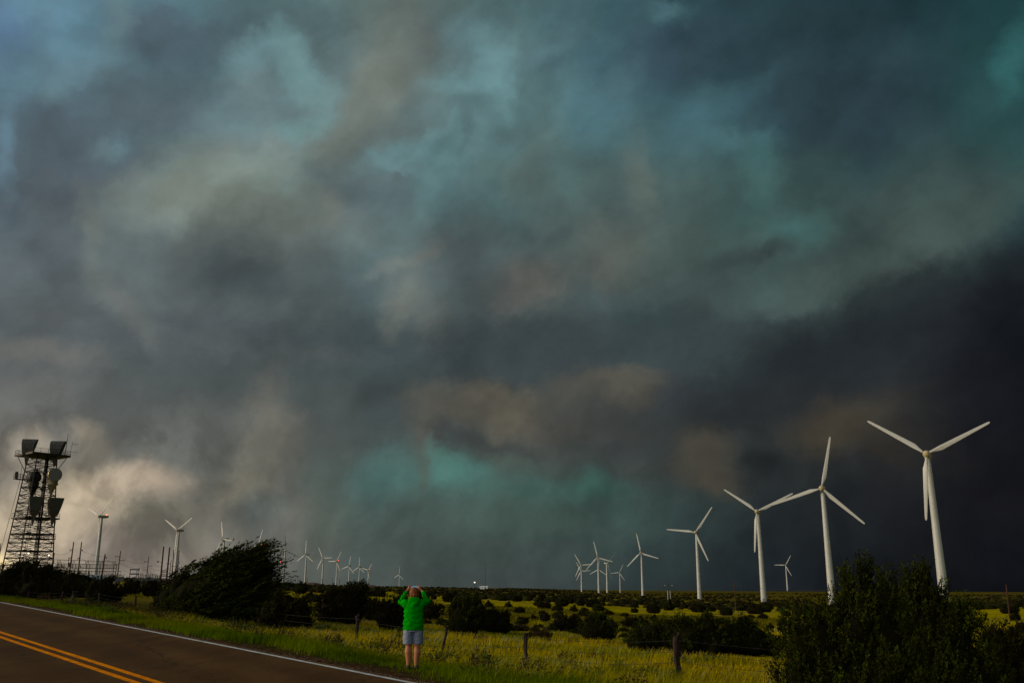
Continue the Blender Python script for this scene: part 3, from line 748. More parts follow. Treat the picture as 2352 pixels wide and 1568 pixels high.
def trunk_mb(blobs, seed, r0):
    rng = random.Random(seed); mb = MB()
    for b in sorted(blobs, key=lambda q: -q[3]*q[5])[:7]:
        tgt = Vector(b[:3]); p0 = Vector((rng.uniform(-.15, .15)+tgt.x*.12, rng.uniform(-.1, .1), -.1))
        pts = [p0, p0.lerp(tgt, .35)+Vector((rng.uniform(-.1, .1), rng.uniform(-.1, .1), -.05)), p0.lerp(tgt, .7)+Vector((rng.uniform(-.1, .1), 0, .05)), tgt+Vector((0, 0, b[5]*.4))]
        mb.tube(pts, [r0, r0*.7, r0*.45, r0*.15], 7)
    return mb
def tree_px(name, label, cat, blobs_px, base_px, D=None, mt=M_JUN, dens=1.0, plen=.45, leaf=.05, nleaf=26, wind=(.25, 0, 0), seed=1, depth=.8, group=None, trunk=True, core=.72, prad=.28, up=.75, zoff=0.0):
    """blobs_px: (x, y, rx, ry) outlines read off the photograph, given real size and thickness at distance D"""
    P, D = hit(base_px[0], base_px[1], 14)
    s = 1/pxm(P); rz = -math.atan2(P.x, P.y)
    rng = random.Random(seed); bl = []
    by = proj(P)[1]                         # where this ground point shows
    for (x, y, rx, ry) in blobs_px:
        lx = (x-base_px[0])*s; lz = (by-y)*s+zoff-.38*plen*min(up, 1.2)*(1 if rx > 30 else .6)
        bl.append((lx, rng.uniform(-.3, .3)*rx*s, max(lz, ry*s*.55), rx*s, rx*s*depth, ry*s))
    A = sum(b[3]*b[5] for b in bl)
    npl = int(A/ (plen*plen)*22*dens)+10
    root = empty(name, P, rz, label, cat, group)
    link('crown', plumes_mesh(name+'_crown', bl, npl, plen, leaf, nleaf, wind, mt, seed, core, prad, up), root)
    if trunk: trunk_mb(bl, seed, max(.05, .02*max(b[2] for b in bl)+.05)).build('trunk', M_BARK, root)
    return root, bl

J = 'juniper'
# the two big junipers on the right
tree_px('juniper_tree', 'big ragged juniper at lower right with a spiky top, left half of the dark mass', J,
 [(1905,1455,85,80),(1998,1415,60,105),(2050,1425,60,105),(1860,1500,75,60),(1960,1525,110,60),(2018,1328,24,55),(1976,1345,20,45),(1950,1395,26,40),(2056,1350,22,42),(1850,1430,35,40),(1895,1415,28,32),(2040,1520,90,55)],
 (1960,1650), 24.5, dens=3.8, plen=.55, leaf=.04, nleaf=44, wind=(.12,0,.1), seed=11, core=.55, up=1.5, prad=.16)
tree_px('juniper_tree', 'big dark juniper at the right edge below the largest turbine', J,
 [(2140,1425,75,95),(2210,1445,75,90),(2258,1500,55,58),(2120,1510,110,65),(2225,1530,85,45),(2156,1335,24,42),(2130,1345,26,42),(2183,1375,26,42),(2235,1420,28,40),(2100,1400,40,60)],
 (2180,1630), 26.5, dens=3.4, plen=.55, leaf=.042, nleaf=42, wind=(.12,0,.1), seed=12, mt=M_JUN, core=.55, up=1.5, prad=.16)
tree_px('juniper_tree', 'low dark juniper in the lower right corner, beside the big ones', J,
 [(2312,1475,48,42),(2350,1470,45,48),(2300,1510,40,35),(2385,1480,45,50)], (2330,1600), 27, dens=3.0, plen=.45, leaf=.042, nleaf=36, wind=(.12,0,.1), seed=13, mt=M_JUNB, core=.6, up=1.2, prad=.16)
# windblown juniper, left of centre
tree_px('juniper_tree', 'large windblown juniper left of centre with sprays streaming to the right', J,
 [(470,1360,95,65),(530,1330,80,70),(582,1300,38,42),(560,1390,110,55),(430,1395,70,45),(598,1350,32,48),(500,1310,60,38),(420,1350,45,38),(395,1385,40,40),(615,1395,50,50),(588,1276,20,14),(575,1280,35,22),(480,1400,120,40),(606,1315,14,20)],
 (520,1440), 55, dens=3.2, plen=1.25, leaf=.085, nleaf=44, wind=(1.5,0,.05), seed=21, core=.66, prad=.11, up=.7, zoff=.42)
tree_px('juniper_tree', 'dark rounded juniper on the right flank of the windblown one', J,
 [(655,1395,45,48),(690,1410,30,38),(625,1410,40,40)], (660,1450), 52, mt=M_JUNB, plen=.55, leaf=.09, wind=(.4,0,0), seed=22)
for k, (lab, bl, base, D, m_, up_) in enumerate([
 ('dark juniper behind the fence, two rounded tops, left of the person', [(790,1385,55,45),(815,1365,30,30),(760,1395,35,40),(765,1375,25,30)], (785,1436), 62, M_JUNB, .6),
 ('small dark juniper filling the gap right of the two-topped one', [(855,1398,20,28),(865,1405,18,22)], (858,1430), 70, M_JUNB, .6),
 ('dark juniper directly behind the left side of the person', [(897,1410,33,38),(885,1395,22,28),(915,1385,16,20),(930,1420,20,25)], (900,1452), 50, M_JUNB, .6),
 ('low dark juniper behind the right side of the person', [(990,1402,28,20),(972,1398,22,20)], (985,1424), 66, M_JUNB, .6),
 ('upright dark juniper right of the person with a pointed top', [(1060,1415,42,42),(1070,1395,25,35),(1045,1395,16,26),(1088,1400,16,32)], (1062,1462), 46, M_JUN, .9),
 ('rounded dark juniper joined to the right of the pointed one', [(1120,1425,38,34),(1150,1425,30,28),(1105,1410,24,28)], (1128,1458), 49, M_JUNB, .7),
 ('wide low juniper in front of the turbine cluster', [(1305,1432,30,20),(1285,1430,18,16),(1325,1436,16,14)], (1305,1452), 62, M_JUNB, .6),
 ('round juniper in the open grass left of the long thicket', [(1372,1442,40,30),(1360,1430,26,24),(1392,1450,24,22),(1375,1420,22,18)], (1372,1474), 43, M_JUN, .8),
 ('small round juniper at the left tip of the long thicket', [(1450,1427,20,13),(1440,1428,12,10)], (1450,1441), 66, M_JUNB, .6),
 ('left juniper of the long thicket behind the last fence post', [(1470,1465,34,26),(1500,1450,40,36),(1540,1450,34,40)], (1505,1500), 36, M_JUN, .8),
 ('middle juniper of the long thicket, tallest top', [(1590,1455,46,40),(1625,1440,28,38),(1570,1445,30,38),(1640,1465,30,34)], (1605,1506), 34.5, M_JUN, .9),
 ('right juniper of the long thicket beside the big juniper', [(1690,1458,46,38),(1735,1462,42,36),(1710,1442,24,34),(1770,1475,28,26)], (1715,1506), 34, M_JUN, .8),
]):
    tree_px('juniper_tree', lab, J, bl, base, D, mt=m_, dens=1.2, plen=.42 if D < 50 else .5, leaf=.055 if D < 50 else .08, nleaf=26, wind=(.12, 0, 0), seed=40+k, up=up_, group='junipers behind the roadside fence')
# left roadside thicket
for k, (lab, bl, base, D) in enumerate([
 ('black juniper at the left edge of the photo below the lattice tower', [(10,1330,40,38),(50,1315,36,34),(30,1345,60,28)], (30,1372), 85),
 ('black juniper with two pointed tops under the lattice tower legs', [(95,1322,36,36),(120,1330,40,30),(62,1318,18,28),(90,1345,50,24)], (100,1374), 88),
 ('black juniper below the left end of the substation gantry', [(165,1334,40,26),(185,1340,34,24),(140,1345,36,22)], (165,1372), 92),
 ('black juniper in front of the turbine base, tapering top', [(235,1350,34,28),(215,1355,24,26),(255,1362,26,22),(240,1335,16,14)], (235,1388), 74),
 ('domed juniper in front of the substation racks, left one', [(303,1345,22,18),(295,1352,24,14)], (303,1366), 105),
 ('domed juniper in front of the substation racks, right one', [(345,1346,24,20),(350,1355,24,16)], (345,1370), 102),
 ('dark juniper at the left foot of the windblown one', [(372,1375,26,26),(385,1390,24,22)], (375,1408), 66),
]):
    tree_px('juniper_tree', lab, J, bl, base, D, mt=M_JUNB, dens=1.0, plen=.7, leaf=.12, nleaf=20, wind=(.35, 0, 0), seed=60+k, group='junipers of the left roadside thicket')
S = 'shrub'
tree_px('shrub', 'low brown shrub in the grass in front of the left thicket', S, [(255,1392,26,10),(285,1392,20,10)], (268,1403), 60, mt=M_BROWN, plen=.3, leaf=.06, seed=70, trunk=False)
tree_px('shrub', 'bright green shrub at the foot of the windblown juniper', S, [(450,1418,24,12),(485,1412,28,16),(515,1420,14,10)], (475,1432), 47, mt=M_WEED, plen=.3, leaf=.05, seed=71, wind=(.5,0,0), trunk=False)
tree_px('shrub', 'green weedy shrub beside the fence post left of the person', S, [(745,1445,20,14),(770,1452,22,12),(728,1452,12,10)], (752,1466), 40, mt=M_WEED, plen=.3, leaf=.05, seed=72, wind=(.5,0,0), trunk=False, core=.5)
tree_px('shrub', 'brown round shrub beside the leaning fence post', S, [(1240,1455,24,16),(1228,1460,14,10),(1255,1462,12,10)], (1240,1472), 44, mt=M_BROWN, plen=.25, leaf=.045, seed=73, trunk=False, core=.55)
tree_px('shrub', 'small olive shrub left of the leaning fence post', S, [(1192,1440,12,9),(1205,1446,10,7)], (1197,1452), 58, mt=M_BROWN, plen=.25, leaf=.05, seed=74, trunk=False)
tree_px('weed', 'tall leafy weed standing left of the person', 'weed', [(914,1470,9,14),(914,1452,5,12)], (914,1490), 26, mt=M_WEED, plen=.14, leaf=.03, nleaf=14, dens=.5, seed=75, trunk=True, core=0)
tree_px('weed', 'yellow flowering weed right of the person', 'weed', [(1072,1500,8,7),(1078,1508,8,7)], (1074,1518), 21, mt=M_WEED, plen=.12, leaf=.025, nleaf=12, dens=.5, seed=76, trunk=False, core=0)

# scattered juniper bushes on the plain
def bush_variants():
    out = []
    for i in range(7):
        rng = random.Random(100+i)
        nb = rng.choice([2, 3, 3, 4]); bl = []
        for _ in range(nb):
            bl.append((rng.uniform(-.28, .28), rng.uniform(-.25, .25), rng.uniform(.3, .5), rng.uniform(.28, .42), rng.uniform(.28, .4), rng.uniform(.26, .42)))
        bl.append((0, 0, .35, .42, .42, .36))
        if i % 3 == 0: bl.append((rng.uniform(-.1, .1), 0, .78, .16, .16, .3))
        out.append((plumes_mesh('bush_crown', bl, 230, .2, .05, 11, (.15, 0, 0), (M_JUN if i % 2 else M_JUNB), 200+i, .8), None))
    return out
BV = bush_variants()
TRM = MB().tube([(0, 0, -.1), (.03, 0, .2), (0, .02, .5)], [.05, .04, .02], 6).mesh('bush_trunk', M_BARK)
rng = np.random.RandomState(5)
placed = []; cnt = 0
def clear_of(px, py):   # keep hero plants and the person's surroundings free
    return True
bush_list = []
spots = []
for tries in range(30000):
    az = rng.uniform(-17, 33); D = 1/rng.uniform(1/430., 1/62.)
    x, y = D*math.sin(R(az)), D*math.cos(R(az))
    s_, p_ = sp(x, y)
    if p_ < 36: continue
    if .4*mnoise.noise(Vector((x*.035, y*.02, 3.3)))+.16 < rng.uniform(-.35, .35): continue
    w = min(3.4, rng.uniform(13, 34)*D/FPX)
    u_, v_ = az*36.5, 3.3*FPX/D
    gap = .5*w*FPX/D+7
    if any(abs(u_-a) < gap and abs(v_-b) < 6.5 for a, b in spots): continue
    spots.append((u_, v_)); bush_list.append((x, y, w, D, az))
    if len(bush_list) >= 298: break
print('bushes', len(bush_list))
SEEN = {}
LMK = [(640,'windblown juniper'),(740,'middle left turbines'),(850,'last left turbines'),(916,'lone small turbine'),(1040,'pointed juniper'),(1111,'white building'),(1230,'empty horizon'),(1335,'leftmost cluster turbine'),(1385,'tallest cluster turbine'),(1430,'rightmost cluster turbine'),(1475,'fifth turbine'),(1540,'pale double pole'),(1605,'fourth turbine'),(1690,'wired pole'),(1755,'third turbine'),(1806,'small lone turbine'),(1905,'second turbine'),(2160,'largest turbine'),(2315,'far right pole')]
for x, y, w, D, az in bush_list:
    i = rng.randint(len(BV)); h = w*rng.uniform(.62, .95)
    bx_ = 1176+FPX*math.tan(R(az))/math.cos(PITCH)*.99
    mark = min(LMK, key=lambda q: abs(q[0]-bx_))[1]
    dist = ('in the near grass' if D < 100 else 'in mid distance' if D < 190 else 'far off')
    size = 'tiny' if w < 1.0 else 'small' if w < 1.7 else 'mid-sized' if w < 2.6 else 'large'
    sh__ = ('pointed', 'round', 'wide', 'pointed', 'lumpy', 'low', 'pointed')[i]
    key = (size, sh__, dist, mark); SEEN.setdefault(key, []).append((bx_, x, y, w, h, i))
for key, lst in SEEN.items():
  lst.sort()
  for n_th, (bx_, x, y, w, h, i) in enumerate(lst):
    lab = key[0]+' '+key[1]+' juniper bush '+key[2]+', below the '+key[3]
    if len(lst) > 1: lab += ', '+('first', 'second', 'third', 'fourth', 'fifth', 'sixth', 'seventh', 'eighth', 'ninth', 'tenth')[min(n_th, 9)]+' from left'
    D = math.hypot(x, y)
    r = empty('juniper_bush', (x, y, Z(x, y)-.05), (x*7.7+y*3.1) % 6.28, lab, 'juniper bush', 'juniper bushes scattered over the plain')
    c = link('crown', BV[i][0], r); c.scale = (w, w, h)
    if D < 120:
        t = link('trunk', TRM, r); t.scale = (w, w, h)
# far scrub nobody could count
fv = []; ff = []; ft = []
ico = bmesh.new(); bmesh.ops.create_icosphere(ico, subdivisions=2, radius=1)
iv = np.array([q.co[:] for q in ico.verts]); itf = np.array([[q.index for q in f.verts] for f in ico.faces]); ico.free()
off = 0; n_ = 0
while n_ < 8000:
    az = rng.uniform(-36, 36); D = math.exp(rng.uniform(math.log(300), math.log(6500)))
    x, y = D*math.sin(R(az)), D*math.cos(R(az))
    if mnoise.noise(Vector((az*.35, math.log(D)*6, 2)))+.06 < rng.uniform(-.35, .35): continue
    w = rng.uniform(.7, 1.55)*(1+D/2600); h = w*rng.uniform(.55, .8)
    s = 1+.2*rng.normal(size=len(iv))
    p = iv*s[:, None]*np.array([w*rng.uniform(.8, 1.25), w*.9, h]); p[:, 2] = np.maximum(p[:, 2]+h*.35, -.8)
    fv.append(p+np.array([x, y, Z(x, y)])); ff.append(itf+off); off += len(iv); ft.append(np.full(len(iv), rng.uniform(0, .7))); n_ += 1
me = raw_mesh('distant_scrub', np.concatenate(fv), np.concatenate(ff), M_JUNB); set_attr(me, np.concatenate(ft))
tag(link('distant_scrub', me), 'dark belt of far scrub spread over the plain to the horizon', 'scrub', kind='stuff')

# ------------------------------------------------------------------ grass
def grass_material():
    m = bpy.data.materials.new('roadside_grass'); m.use_nodes = True
    nt = m.node_tree; N, L = nt.nodes, nt.links; b = N['Principled BSDF']
    b.inputs['Roughness'].default_value = .9; b.inputs['Specular IOR Level'].default_value = 0
    a = N.new('ShaderNodeAttribute'); a.attribute_name = 'gcol'; L.new(a.outputs['Color'], b.inputs['Base Color'])
    tr = N.new('ShaderNodeBsdfTranslucent'); L.new(a.outputs['Color'], tr.inputs[0])
    mx = N.new('ShaderNodeMixShader'); mx.inputs[0].default_value = .42
    L.new(b.outputs[0], mx.inputs[1]); L.new(tr.outputs[0], mx.inputs[2]); L.new(mx.outputs[0], N['Material Output'].inputs[0])
    return m
M_GRASS = grass_material()
def vnoise(x, y, seed=0):
    """cheap smooth value noise"""
    xi = np.floor(x).astype(int); yi = np.floor(y).astype(int); fx = smooth01(x-xi); fy = smooth01(y-yi)
    def h(i, j):
        n = (i*374761393+j*668265263+seed*1274126177) & 0x7fffffff
        n = ((n ^ (n >> 13))*1274126177) & 0x7fffffff
        return ((n ^ (n >> 16)) & 0xffff)/65535.0
    return (h(xi, yi)*(1-fx)*(1-fy)+h(xi+1, yi)*fx*(1-fy)+h(xi, yi+1)*(1-fx)*fy+h(xi+1, yi+1)*fx*fy)
def grass(name, n, s_rng, p_rng, hgt, wid, label, seed, dmax=70, power=1.0, cmode='tall'):
    rg = np.random.RandomState(seed)
    u = rg.rand(n)**power
    p = p_rng[0]+(p_rng[1]-p_rng[0])*u; s = rg.uniform(*s_rng, n)
    x = -.632*s+.774*p; y = .774*s+.632*p
    D = np.hypot(x, y); az = np.degrees(np.arctan2(x, y))
    k = (np.abs(az) < 33) & (D < dmax) & (D > 9) & (y > 0)
    clump = vnoise(x*1.6, y*1.6, 3)*.6+vnoise(x*4.5, y*4.5, 5)*.4
    k &= rg.rand(n) < np.clip(clump*1.9-.3, .08, 1)
    if cmode == 'short': k &= rg.rand(n) < np.clip((p-10.25)/1.2, 0, 1)*np.clip(vnoise(x*.8, y*.8, 9)*2.2-.7+(p-10.9)*1.3, 0, 1)
    if cmode == 'tall': k &= rg.rand(n) < np.clip((p-12.6)/2.5, .02, 1)
    x, y, p, s, D, clump = x[k], y[k], p[k], s[k], D[k], clump[k]; n = len(x)
    z = zt(x, y)
    tall = vnoise(x*.35, y*.35, 11)
    h = hgt*rg.uniform(.45, 1.2, n)*(.25+1.15*tall)
    if cmode == 'tall': h *= np.clip((p-11)/7, .35, 1)*np.interp(p, [23, 29], [1, .55])
    ang = rg.uniform(0, 6.283, n)
    lean = rg.normal(0, .16, n)+.0
    dx = np.cos(ang)*.18*h+.30*h+lean*h; dy = np.sin(ang)*.18*h-.1*h       # bent by the wind towards the right
    wv = wid*rg.uniform(.6, 1.4, n)*np.clip(D/22, .8, 3.2)
    wa = rg.normal(0, .5, n); wx, wy = np.cos(wa)*wv/2, np.sin(wa)*wv/2
    mid = .55
    P0 = np.stack([x-wx, y-wy, z-.03], 1); P1 = np.stack([x+wx, y+wy, z-.03], 1)
    P2 = np.stack([x+wx*.7+dx*.35, y+wy*.7+dy*.35, z+h*mid], 1); P3 = np.stack([x-wx*.7+dx*.35, y-wy*.7+dy*.35, z+h*mid], 1)
    P4 = np.stack([x+wx*.12+dx, y+wy*.12+dy, z+h], 1); P5 = np.stack([x-wx*.12+dx, y-wy*.12+dy, z+h], 1)
    V = np.stack([P0, P1, P2, P3, P4, P5], 1).reshape(-1, 3)
    b = np.arange(n)*6
    F_ = np.concatenate([np.stack([b, b+1, b+2, b+3], 1), np.stack([b+3, b+2, b+4, b+5], 1)])
    me = raw_mesh(name, V, F_, M_GRASS)
    zone = vnoise(x*.22+3, y*.22, 21)*.65+vnoise(x*.8, y*.8, 22)*.35
    gold = np.array([.60, .44, .0005]); olive = np.array([.42, .39, .0005]); green = np.array([.13, .19, .001]); pale = np.array([.52, .50, .20]); brown = np.array([.14, .08, .02])
    if cmode == 'short':
        t = np.clip((zone-.3)*2.2, 0, 1)[:, None]; c = green*(1-t)+np.array([.18, .18, .001])*t
    else:
        t = np.clip((zone-.32)*3.2, 0, 1)[:, None]; c = olive*(1-t)+gold*t
        g = (np.clip((.42-zone)*4, 0, 1)*.7)[:, None]; c = c*(1-g)+green*g
        q = (rg.rand(n) < .05+.22*(vnoise(x*.5, y*.5, 31) > .66))[:, None]; c = np.where(q, pale, c)
        q = (rg.rand(n) < .08)[:, None]; c = np.where(q, brown, c)
    if cmode == 'field': c = c*1.25
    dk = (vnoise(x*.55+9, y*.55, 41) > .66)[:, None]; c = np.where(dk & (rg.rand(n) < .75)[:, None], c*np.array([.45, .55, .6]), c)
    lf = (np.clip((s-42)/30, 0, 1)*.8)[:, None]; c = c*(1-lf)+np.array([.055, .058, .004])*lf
    c = c*rg.uniform(.6, 1.3, n)[:, None]
    col = np.ones((n, 6, 4)); col[:, :, :3] = c[:, None, :]
    ca = me.color_attributes.new('gcol', 'FLOAT_COLOR', 'POINT'); ca.data.foreach_set('color', col.astype(np.float32).ravel())
    tag(link(name, me), label, 'grass', kind='stuff')
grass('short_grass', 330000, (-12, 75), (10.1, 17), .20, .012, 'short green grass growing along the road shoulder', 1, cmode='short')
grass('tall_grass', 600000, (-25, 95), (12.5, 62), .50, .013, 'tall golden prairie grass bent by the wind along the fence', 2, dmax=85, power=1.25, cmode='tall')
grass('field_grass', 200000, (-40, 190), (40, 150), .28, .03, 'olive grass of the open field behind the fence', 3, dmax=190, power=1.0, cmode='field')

# low forbs and weeds mixed into the tall grass
for sd, mt_, nm, lb in ((91, M_WEED, 'green_weeds', 'low leafy green weeds mixed into the roadside grass'), (92, M_BROWN, 'dry_weeds', 'dry brown weeds and seed heads mixed into the tall grass')):
    rg = np.random.RandomState(sd); wb = []
    while len(wb) < 130:
        s_, p_ = rg.uniform(-12, 60), 11.5+abs(rg.normal(0, 9)); x_, y_ = -.632*s_+.774*p_, .774*s_+.632*p_
        if y_ < 12 or math.hypot(x_+2, y_-21) < 1.6: continue
        r_ = rg.uniform(.10, .32); wb.append((x_, y_, Z(x_, y_)+5+r_*.7, r_*1.2, r_, r_))
    o = link(nm, plumes_mesh(nm, wb, 2600, .26, .03, 12, (.25, 0, 0), mt_, sd, 0, .3, .9)); o.location.z = -5; tag(o, lb, 'weeds', kind='stuff')

# loose gravel along the broken edge of the asphalt
rg = np.random.RandomState(77); n = 9000
s_ = rg.uniform(-12, 60, n); p_ = 9.93+np.abs(rg.normal(0, .42, n)); gx = (-.632*s_+.774*p_)/.9985; gy = (.774*s_+.632*p_)/.9985
sz = rg.uniform(.005, .018, n)*np.where(rg.rand(n) < .03, 1.7, 1); gz_ = zt(gx, gy)+np.where(p_ < 10.02, .06, 0)
oc = np.array([(1,0,0),(0,1,0),(-1,0,0),(0,-1,0),(0,0,.7),(0,0,-.6)], float); of = np.array([(0,1,4),(1,2,4),(2,3,4),(3,0,4),(1,0,5),(2,1,5),(3,2,5),(0,3,5)])
V = (oc[None]*sz[:, None, None]*rg.uniform(.6, 1.3, (n, 6, 1)))+np.stack([gx, gy, gz_+sz*.3], 1)[:, None]
F_ = (of[None]+6*np.arange(n)[:, None, None]).reshape(-1, 3)
tag(link('gravel', raw_mesh('gravel', V.reshape(-1, 3), F_, mat('gravel_stone', (.10, .065, .045), .95, col2=(.24, .19, .15), scale=30, spec=.05))), 'loose gravel scattered along the edge of the asphalt', 'gravel', kind='stuff')

# ------------------------------------------------------------------ fence
fence = empty('barbed_wire_fence', (0, 0, 0), 0, 'old barbed wire fence on weathered wooden posts running along the road', 'fence')
def fpos(px, D):
    v = at(px, 1400, D); return v.x, v.y, Z(v.x, v.y)
FP = [(2190,30,1.1,.08,0.02),(1552,29.0,1.34,.088,0.0),(1217,33.2,1.3,.07,-.14),(1017,38.2,1.3,.062,.10),(820,45.5,1.32,.095,0.0),(560,60,1.1,.07,0),(304,83,1.15,.09,.22),(224,92,1.15,.09,.06),(140,104,1.2,.09,0),(60,118,1.2,.09,0)]
tops = []
for i, (px, D, h, r_, ln) in enumerate(FP):
    x, y, z = fpos(px, D); rg = random.Random(i*7+1)
    rings = []
    for k in range(9):
        t = k/8; rr_ = r_*(1.0-.12*t)*(1+.12*rg.uniform(-1, 1))+(.02 if k == 8 else 0)
        cxx = ln*h*t+(.05*math.sin(t*5+i)); ring = []
        for a in range(9):
            q = rr_*(1+.18*rg.uniform(-1, 1))
            ring.append((cxx+q*math.cos(a*2*math.pi/9), .03*math.sin(t*4)+q*math.sin(a*2*math.pi/9), -.25+(h+.25)*t+(rg.uniform(-.05, .05) if k == 8 else 0)))
        rings.append(ring)
    mb = MB().loft(rings)
    if i in (1, 4): mb.loft([[(cxx+.07+.045*math.cos(a), .035*math.sin(a), h*.55+hh*h*.5) for a in np.linspace(0, 6.28, 7)[:-1]] for hh in (0, .5, 1.05)])
    o = mb.build('post', M_POST, fence); o.location = (x, y, z)
    tops.append((x, y, z, h, ln))
wz = [.95, .70, .47]
for wi, hz in enumerate(wz):
    mb = MB(); rg = random.Random(wi)
    for a, b in zip(tops[:-1], tops[1:]):
        pts = []
        for k in range(13):
            t = k/12
            xa = a[0]+a[4]*hz; xb = b[0]+b[4]*hz
            pts.append((xa+(xb-xa)*t, a[1]+(b[1]-a[1])*t-.1, a[2]+a[3]*hz*.95+(b[2]+b[3]*hz*.95-a[2]-a[3]*hz*.95)*t-.10*4*t*(1-t)*(1+.3*wi)))
        mb.tube(pts, .0045, 4)
        L_ = math.dist(pts[0], pts[-1]); nb = int(L_/.16)
        if math.hypot(a[0], a[1]) < 50:
            for k in range(nb):
                t = (k+.5)/nb*12; i0 = int(t); f_ = t-i0
                c = Vector(pts[i0]).lerp(Vector(pts[min(i0+1, 12)]), f_)
                mb.tube([c+Vector((-.008, 0, -.022)), c+Vector((.008, 0, .022))], .0035, 3)
    mb.build('barbed_wire', M_WIRE, fence)

# ------------------------------------------------------------------ microwave relay tower
def horn(parent, c, rz, s=1.0, ribs=True):
    """horn reflector: flared box with a curved back over a tapering throat; local -Y is the open side"""
    Rm = Matrix.Rotation(rz, 3, 'Z'); C = Vector(c)
    sec = [(-3.2,-.12,.12,.12),(-.75,-.45,.45,.58),(-.7,-.72,.7,.86),(.05,-1.05,.85,1.06),(1.3,-1.4,.82,1.3),(2.4,-1.62,.5,1.5),(3.1,-1.75,-.05,1.62),(3.45,-1.8,-.6,1.66),(3.62,-1.82,-1.2,1.66)]
    rings = [[tuple(Rm @ Vector((x*s, y*s, z*s))+C) for x, y in ((-w, yf), (w, yf), (w, yb), (-w, yb))] for z, yf, yb, w in sec]
    shell = MB().loft(rings)
    if ribs:
        for k in range(6):
            t = -1+2*k/5
            pts = [tuple(Rm @ Vector((t*w*s, (yb+.03)*s, z*s))+C) for z, yf, yb, w in sec[2:]]
            shell.tube(pts, .045, 4)
        for k in (3, 4, 5):
            z, yf, yb, w = sec[k]
            shell.tube([tuple(Rm @ Vector(q)*1+C) for q in ((-w*s, yf*s, z*s), (-w*s, yb*s, z*s), (w*s, yb*s, z*s), (w*s, yf*s, z*s))], .05, 4)
    o = shell.build('horn_antenna', M_HORN, parent)
    fc = []
    for z, yf, w in ((.2,-1.2,.98),(1.3,-1.44,1.2),(2.4,-1.66,1.38),(3.0,-1.77,1.40),(3.3,-1.82,1.05),(3.42,-1.84,.4)):
        fc.append([tuple(Rm @ Vector((x*s, y*s, z*s))+C) for x, y in ((-w, yf-.03), (w, yf-.03), (w, yf+.02), (-w, yf+.02))])
    MB().loft(fc).build('weather_cover', M_HORNFACE, o)
    return o
def drum_horn(parent, c, rz, dark=False):
    Rm = Matrix.Rotation(rz, 3, 'Z'); C = Vector(c)
    def P_(v): return tuple(Rm @ Vector(v)+C)
    mb = MB(); n = 24
    rings = []
    for y, r in ((-1.5, 1.65), (-1.35, 1.7), (.2, 1.6), (.9, 1.2), (1.2, .6)):
        rings.append([P_((r*math.cos(a), y, r*math.sin(a)+.25*(y+1.5)*0)) for a in np.linspace(0, 2*math.pi, n+1)[:-1]])
    mb.loft(rings)
    rings = []
    for z, r, y in ((-1.2, 1.28, 0), (-2.1, 1.22, 0), (-2.15, 1.4, 0), (-2.4, 1.4, 0), (-2.45, 1.15, 0), (-3.9, .55, .05), (-5.3, .12, .1)):
        rings.append([P_((r*math.cos(a), y+r*math.sin(a), z)) for a in np.linspace(0, 2*math.pi, n+1)[:-1]])
    mb.loft(rings[::-1])
    o = mb.build('conical_horn_antenna', M_STEEL if dark else M_HORNLIGHT, parent)
    f = MB().loft([[P_((1.58*math.cos(a), y, 1.58*math.sin(a))) for a in np.linspace(0, 2*math.pi, n+1)[:-1]] for y in (-1.56, -1.49)])
    f.build('weather_cover', M_STEEL if dark else M_HORNFACE2, o)
M_HORNLIGHT = mat('horn_galvanised', (.26, .22, .15), .42, metal=.55, var=.2, scale=2)
M_HORNFACE2 = mat('drum_cover', (.16, .17, .155), .7, var=.08, scale=3)
TB = at(60.9, 1320.7, 262); TB = Vector((TB.x, TB.y, 0)); TOWZ = 3.1+CAMZ
tower = empty('relay_tower', (TB.x, TB.y, TOWZ), R(27.3), 'tall lattice microwave relay tower with horn antennas at the left edge', 'lattice tower')
A0 = R(-20)
def corner(k, z):
    Rr = 6.1+(3.5-6.1)*z/29.6; a = A0+k*math.pi/2
    return Vector((Rr*math.cos(a), Rr*math.sin(a), z))
lev = [-3, -.2, 2.6, 4.3, 6.0, 8.0, 10.1, 12.0, 13.9, 15.8, 17.8, 19.7, 21.7, 23.7, 25.7, 27.6, 29.6]
for k in range(4):
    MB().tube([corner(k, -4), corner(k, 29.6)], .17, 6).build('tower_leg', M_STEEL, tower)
for i in range(len(lev)-1):
    mb = MB()
    for k in range(4):
        a0, b0, a1, b1 = corner(k, lev[i]), corner(k+1, lev[i]), corner(k, lev[i+1]), corner(k+1, lev[i+1])
        mb.tube([a0, b1], .07, 4); mb.tube([b0, a1], .07, 4); mb.tube([a1, b1], .13 if lev[i+1] in (6.0, 10.1, 13.9, 21.7) else .09, 4)
        m0 = (a0+a1)/2; m1 = (b0+b1)/2; mid = (a0+b0+a1+b1)/4
        mb.tube([m0, mid], .045, 4); mb.tube([m1, mid], .045, 4); mb.tube([(a1+b1)/2, mid], .045, 4)
    if i % 2: mb.tube([corner(0, lev[i+1]), corner(2, lev[i+1])], .06, 4); mb.tube([corner(1, lev[i+1]), corner(3, lev[i+1])], .06, 4)
    mb.build('bracing_panel', M_STEEL, tower)
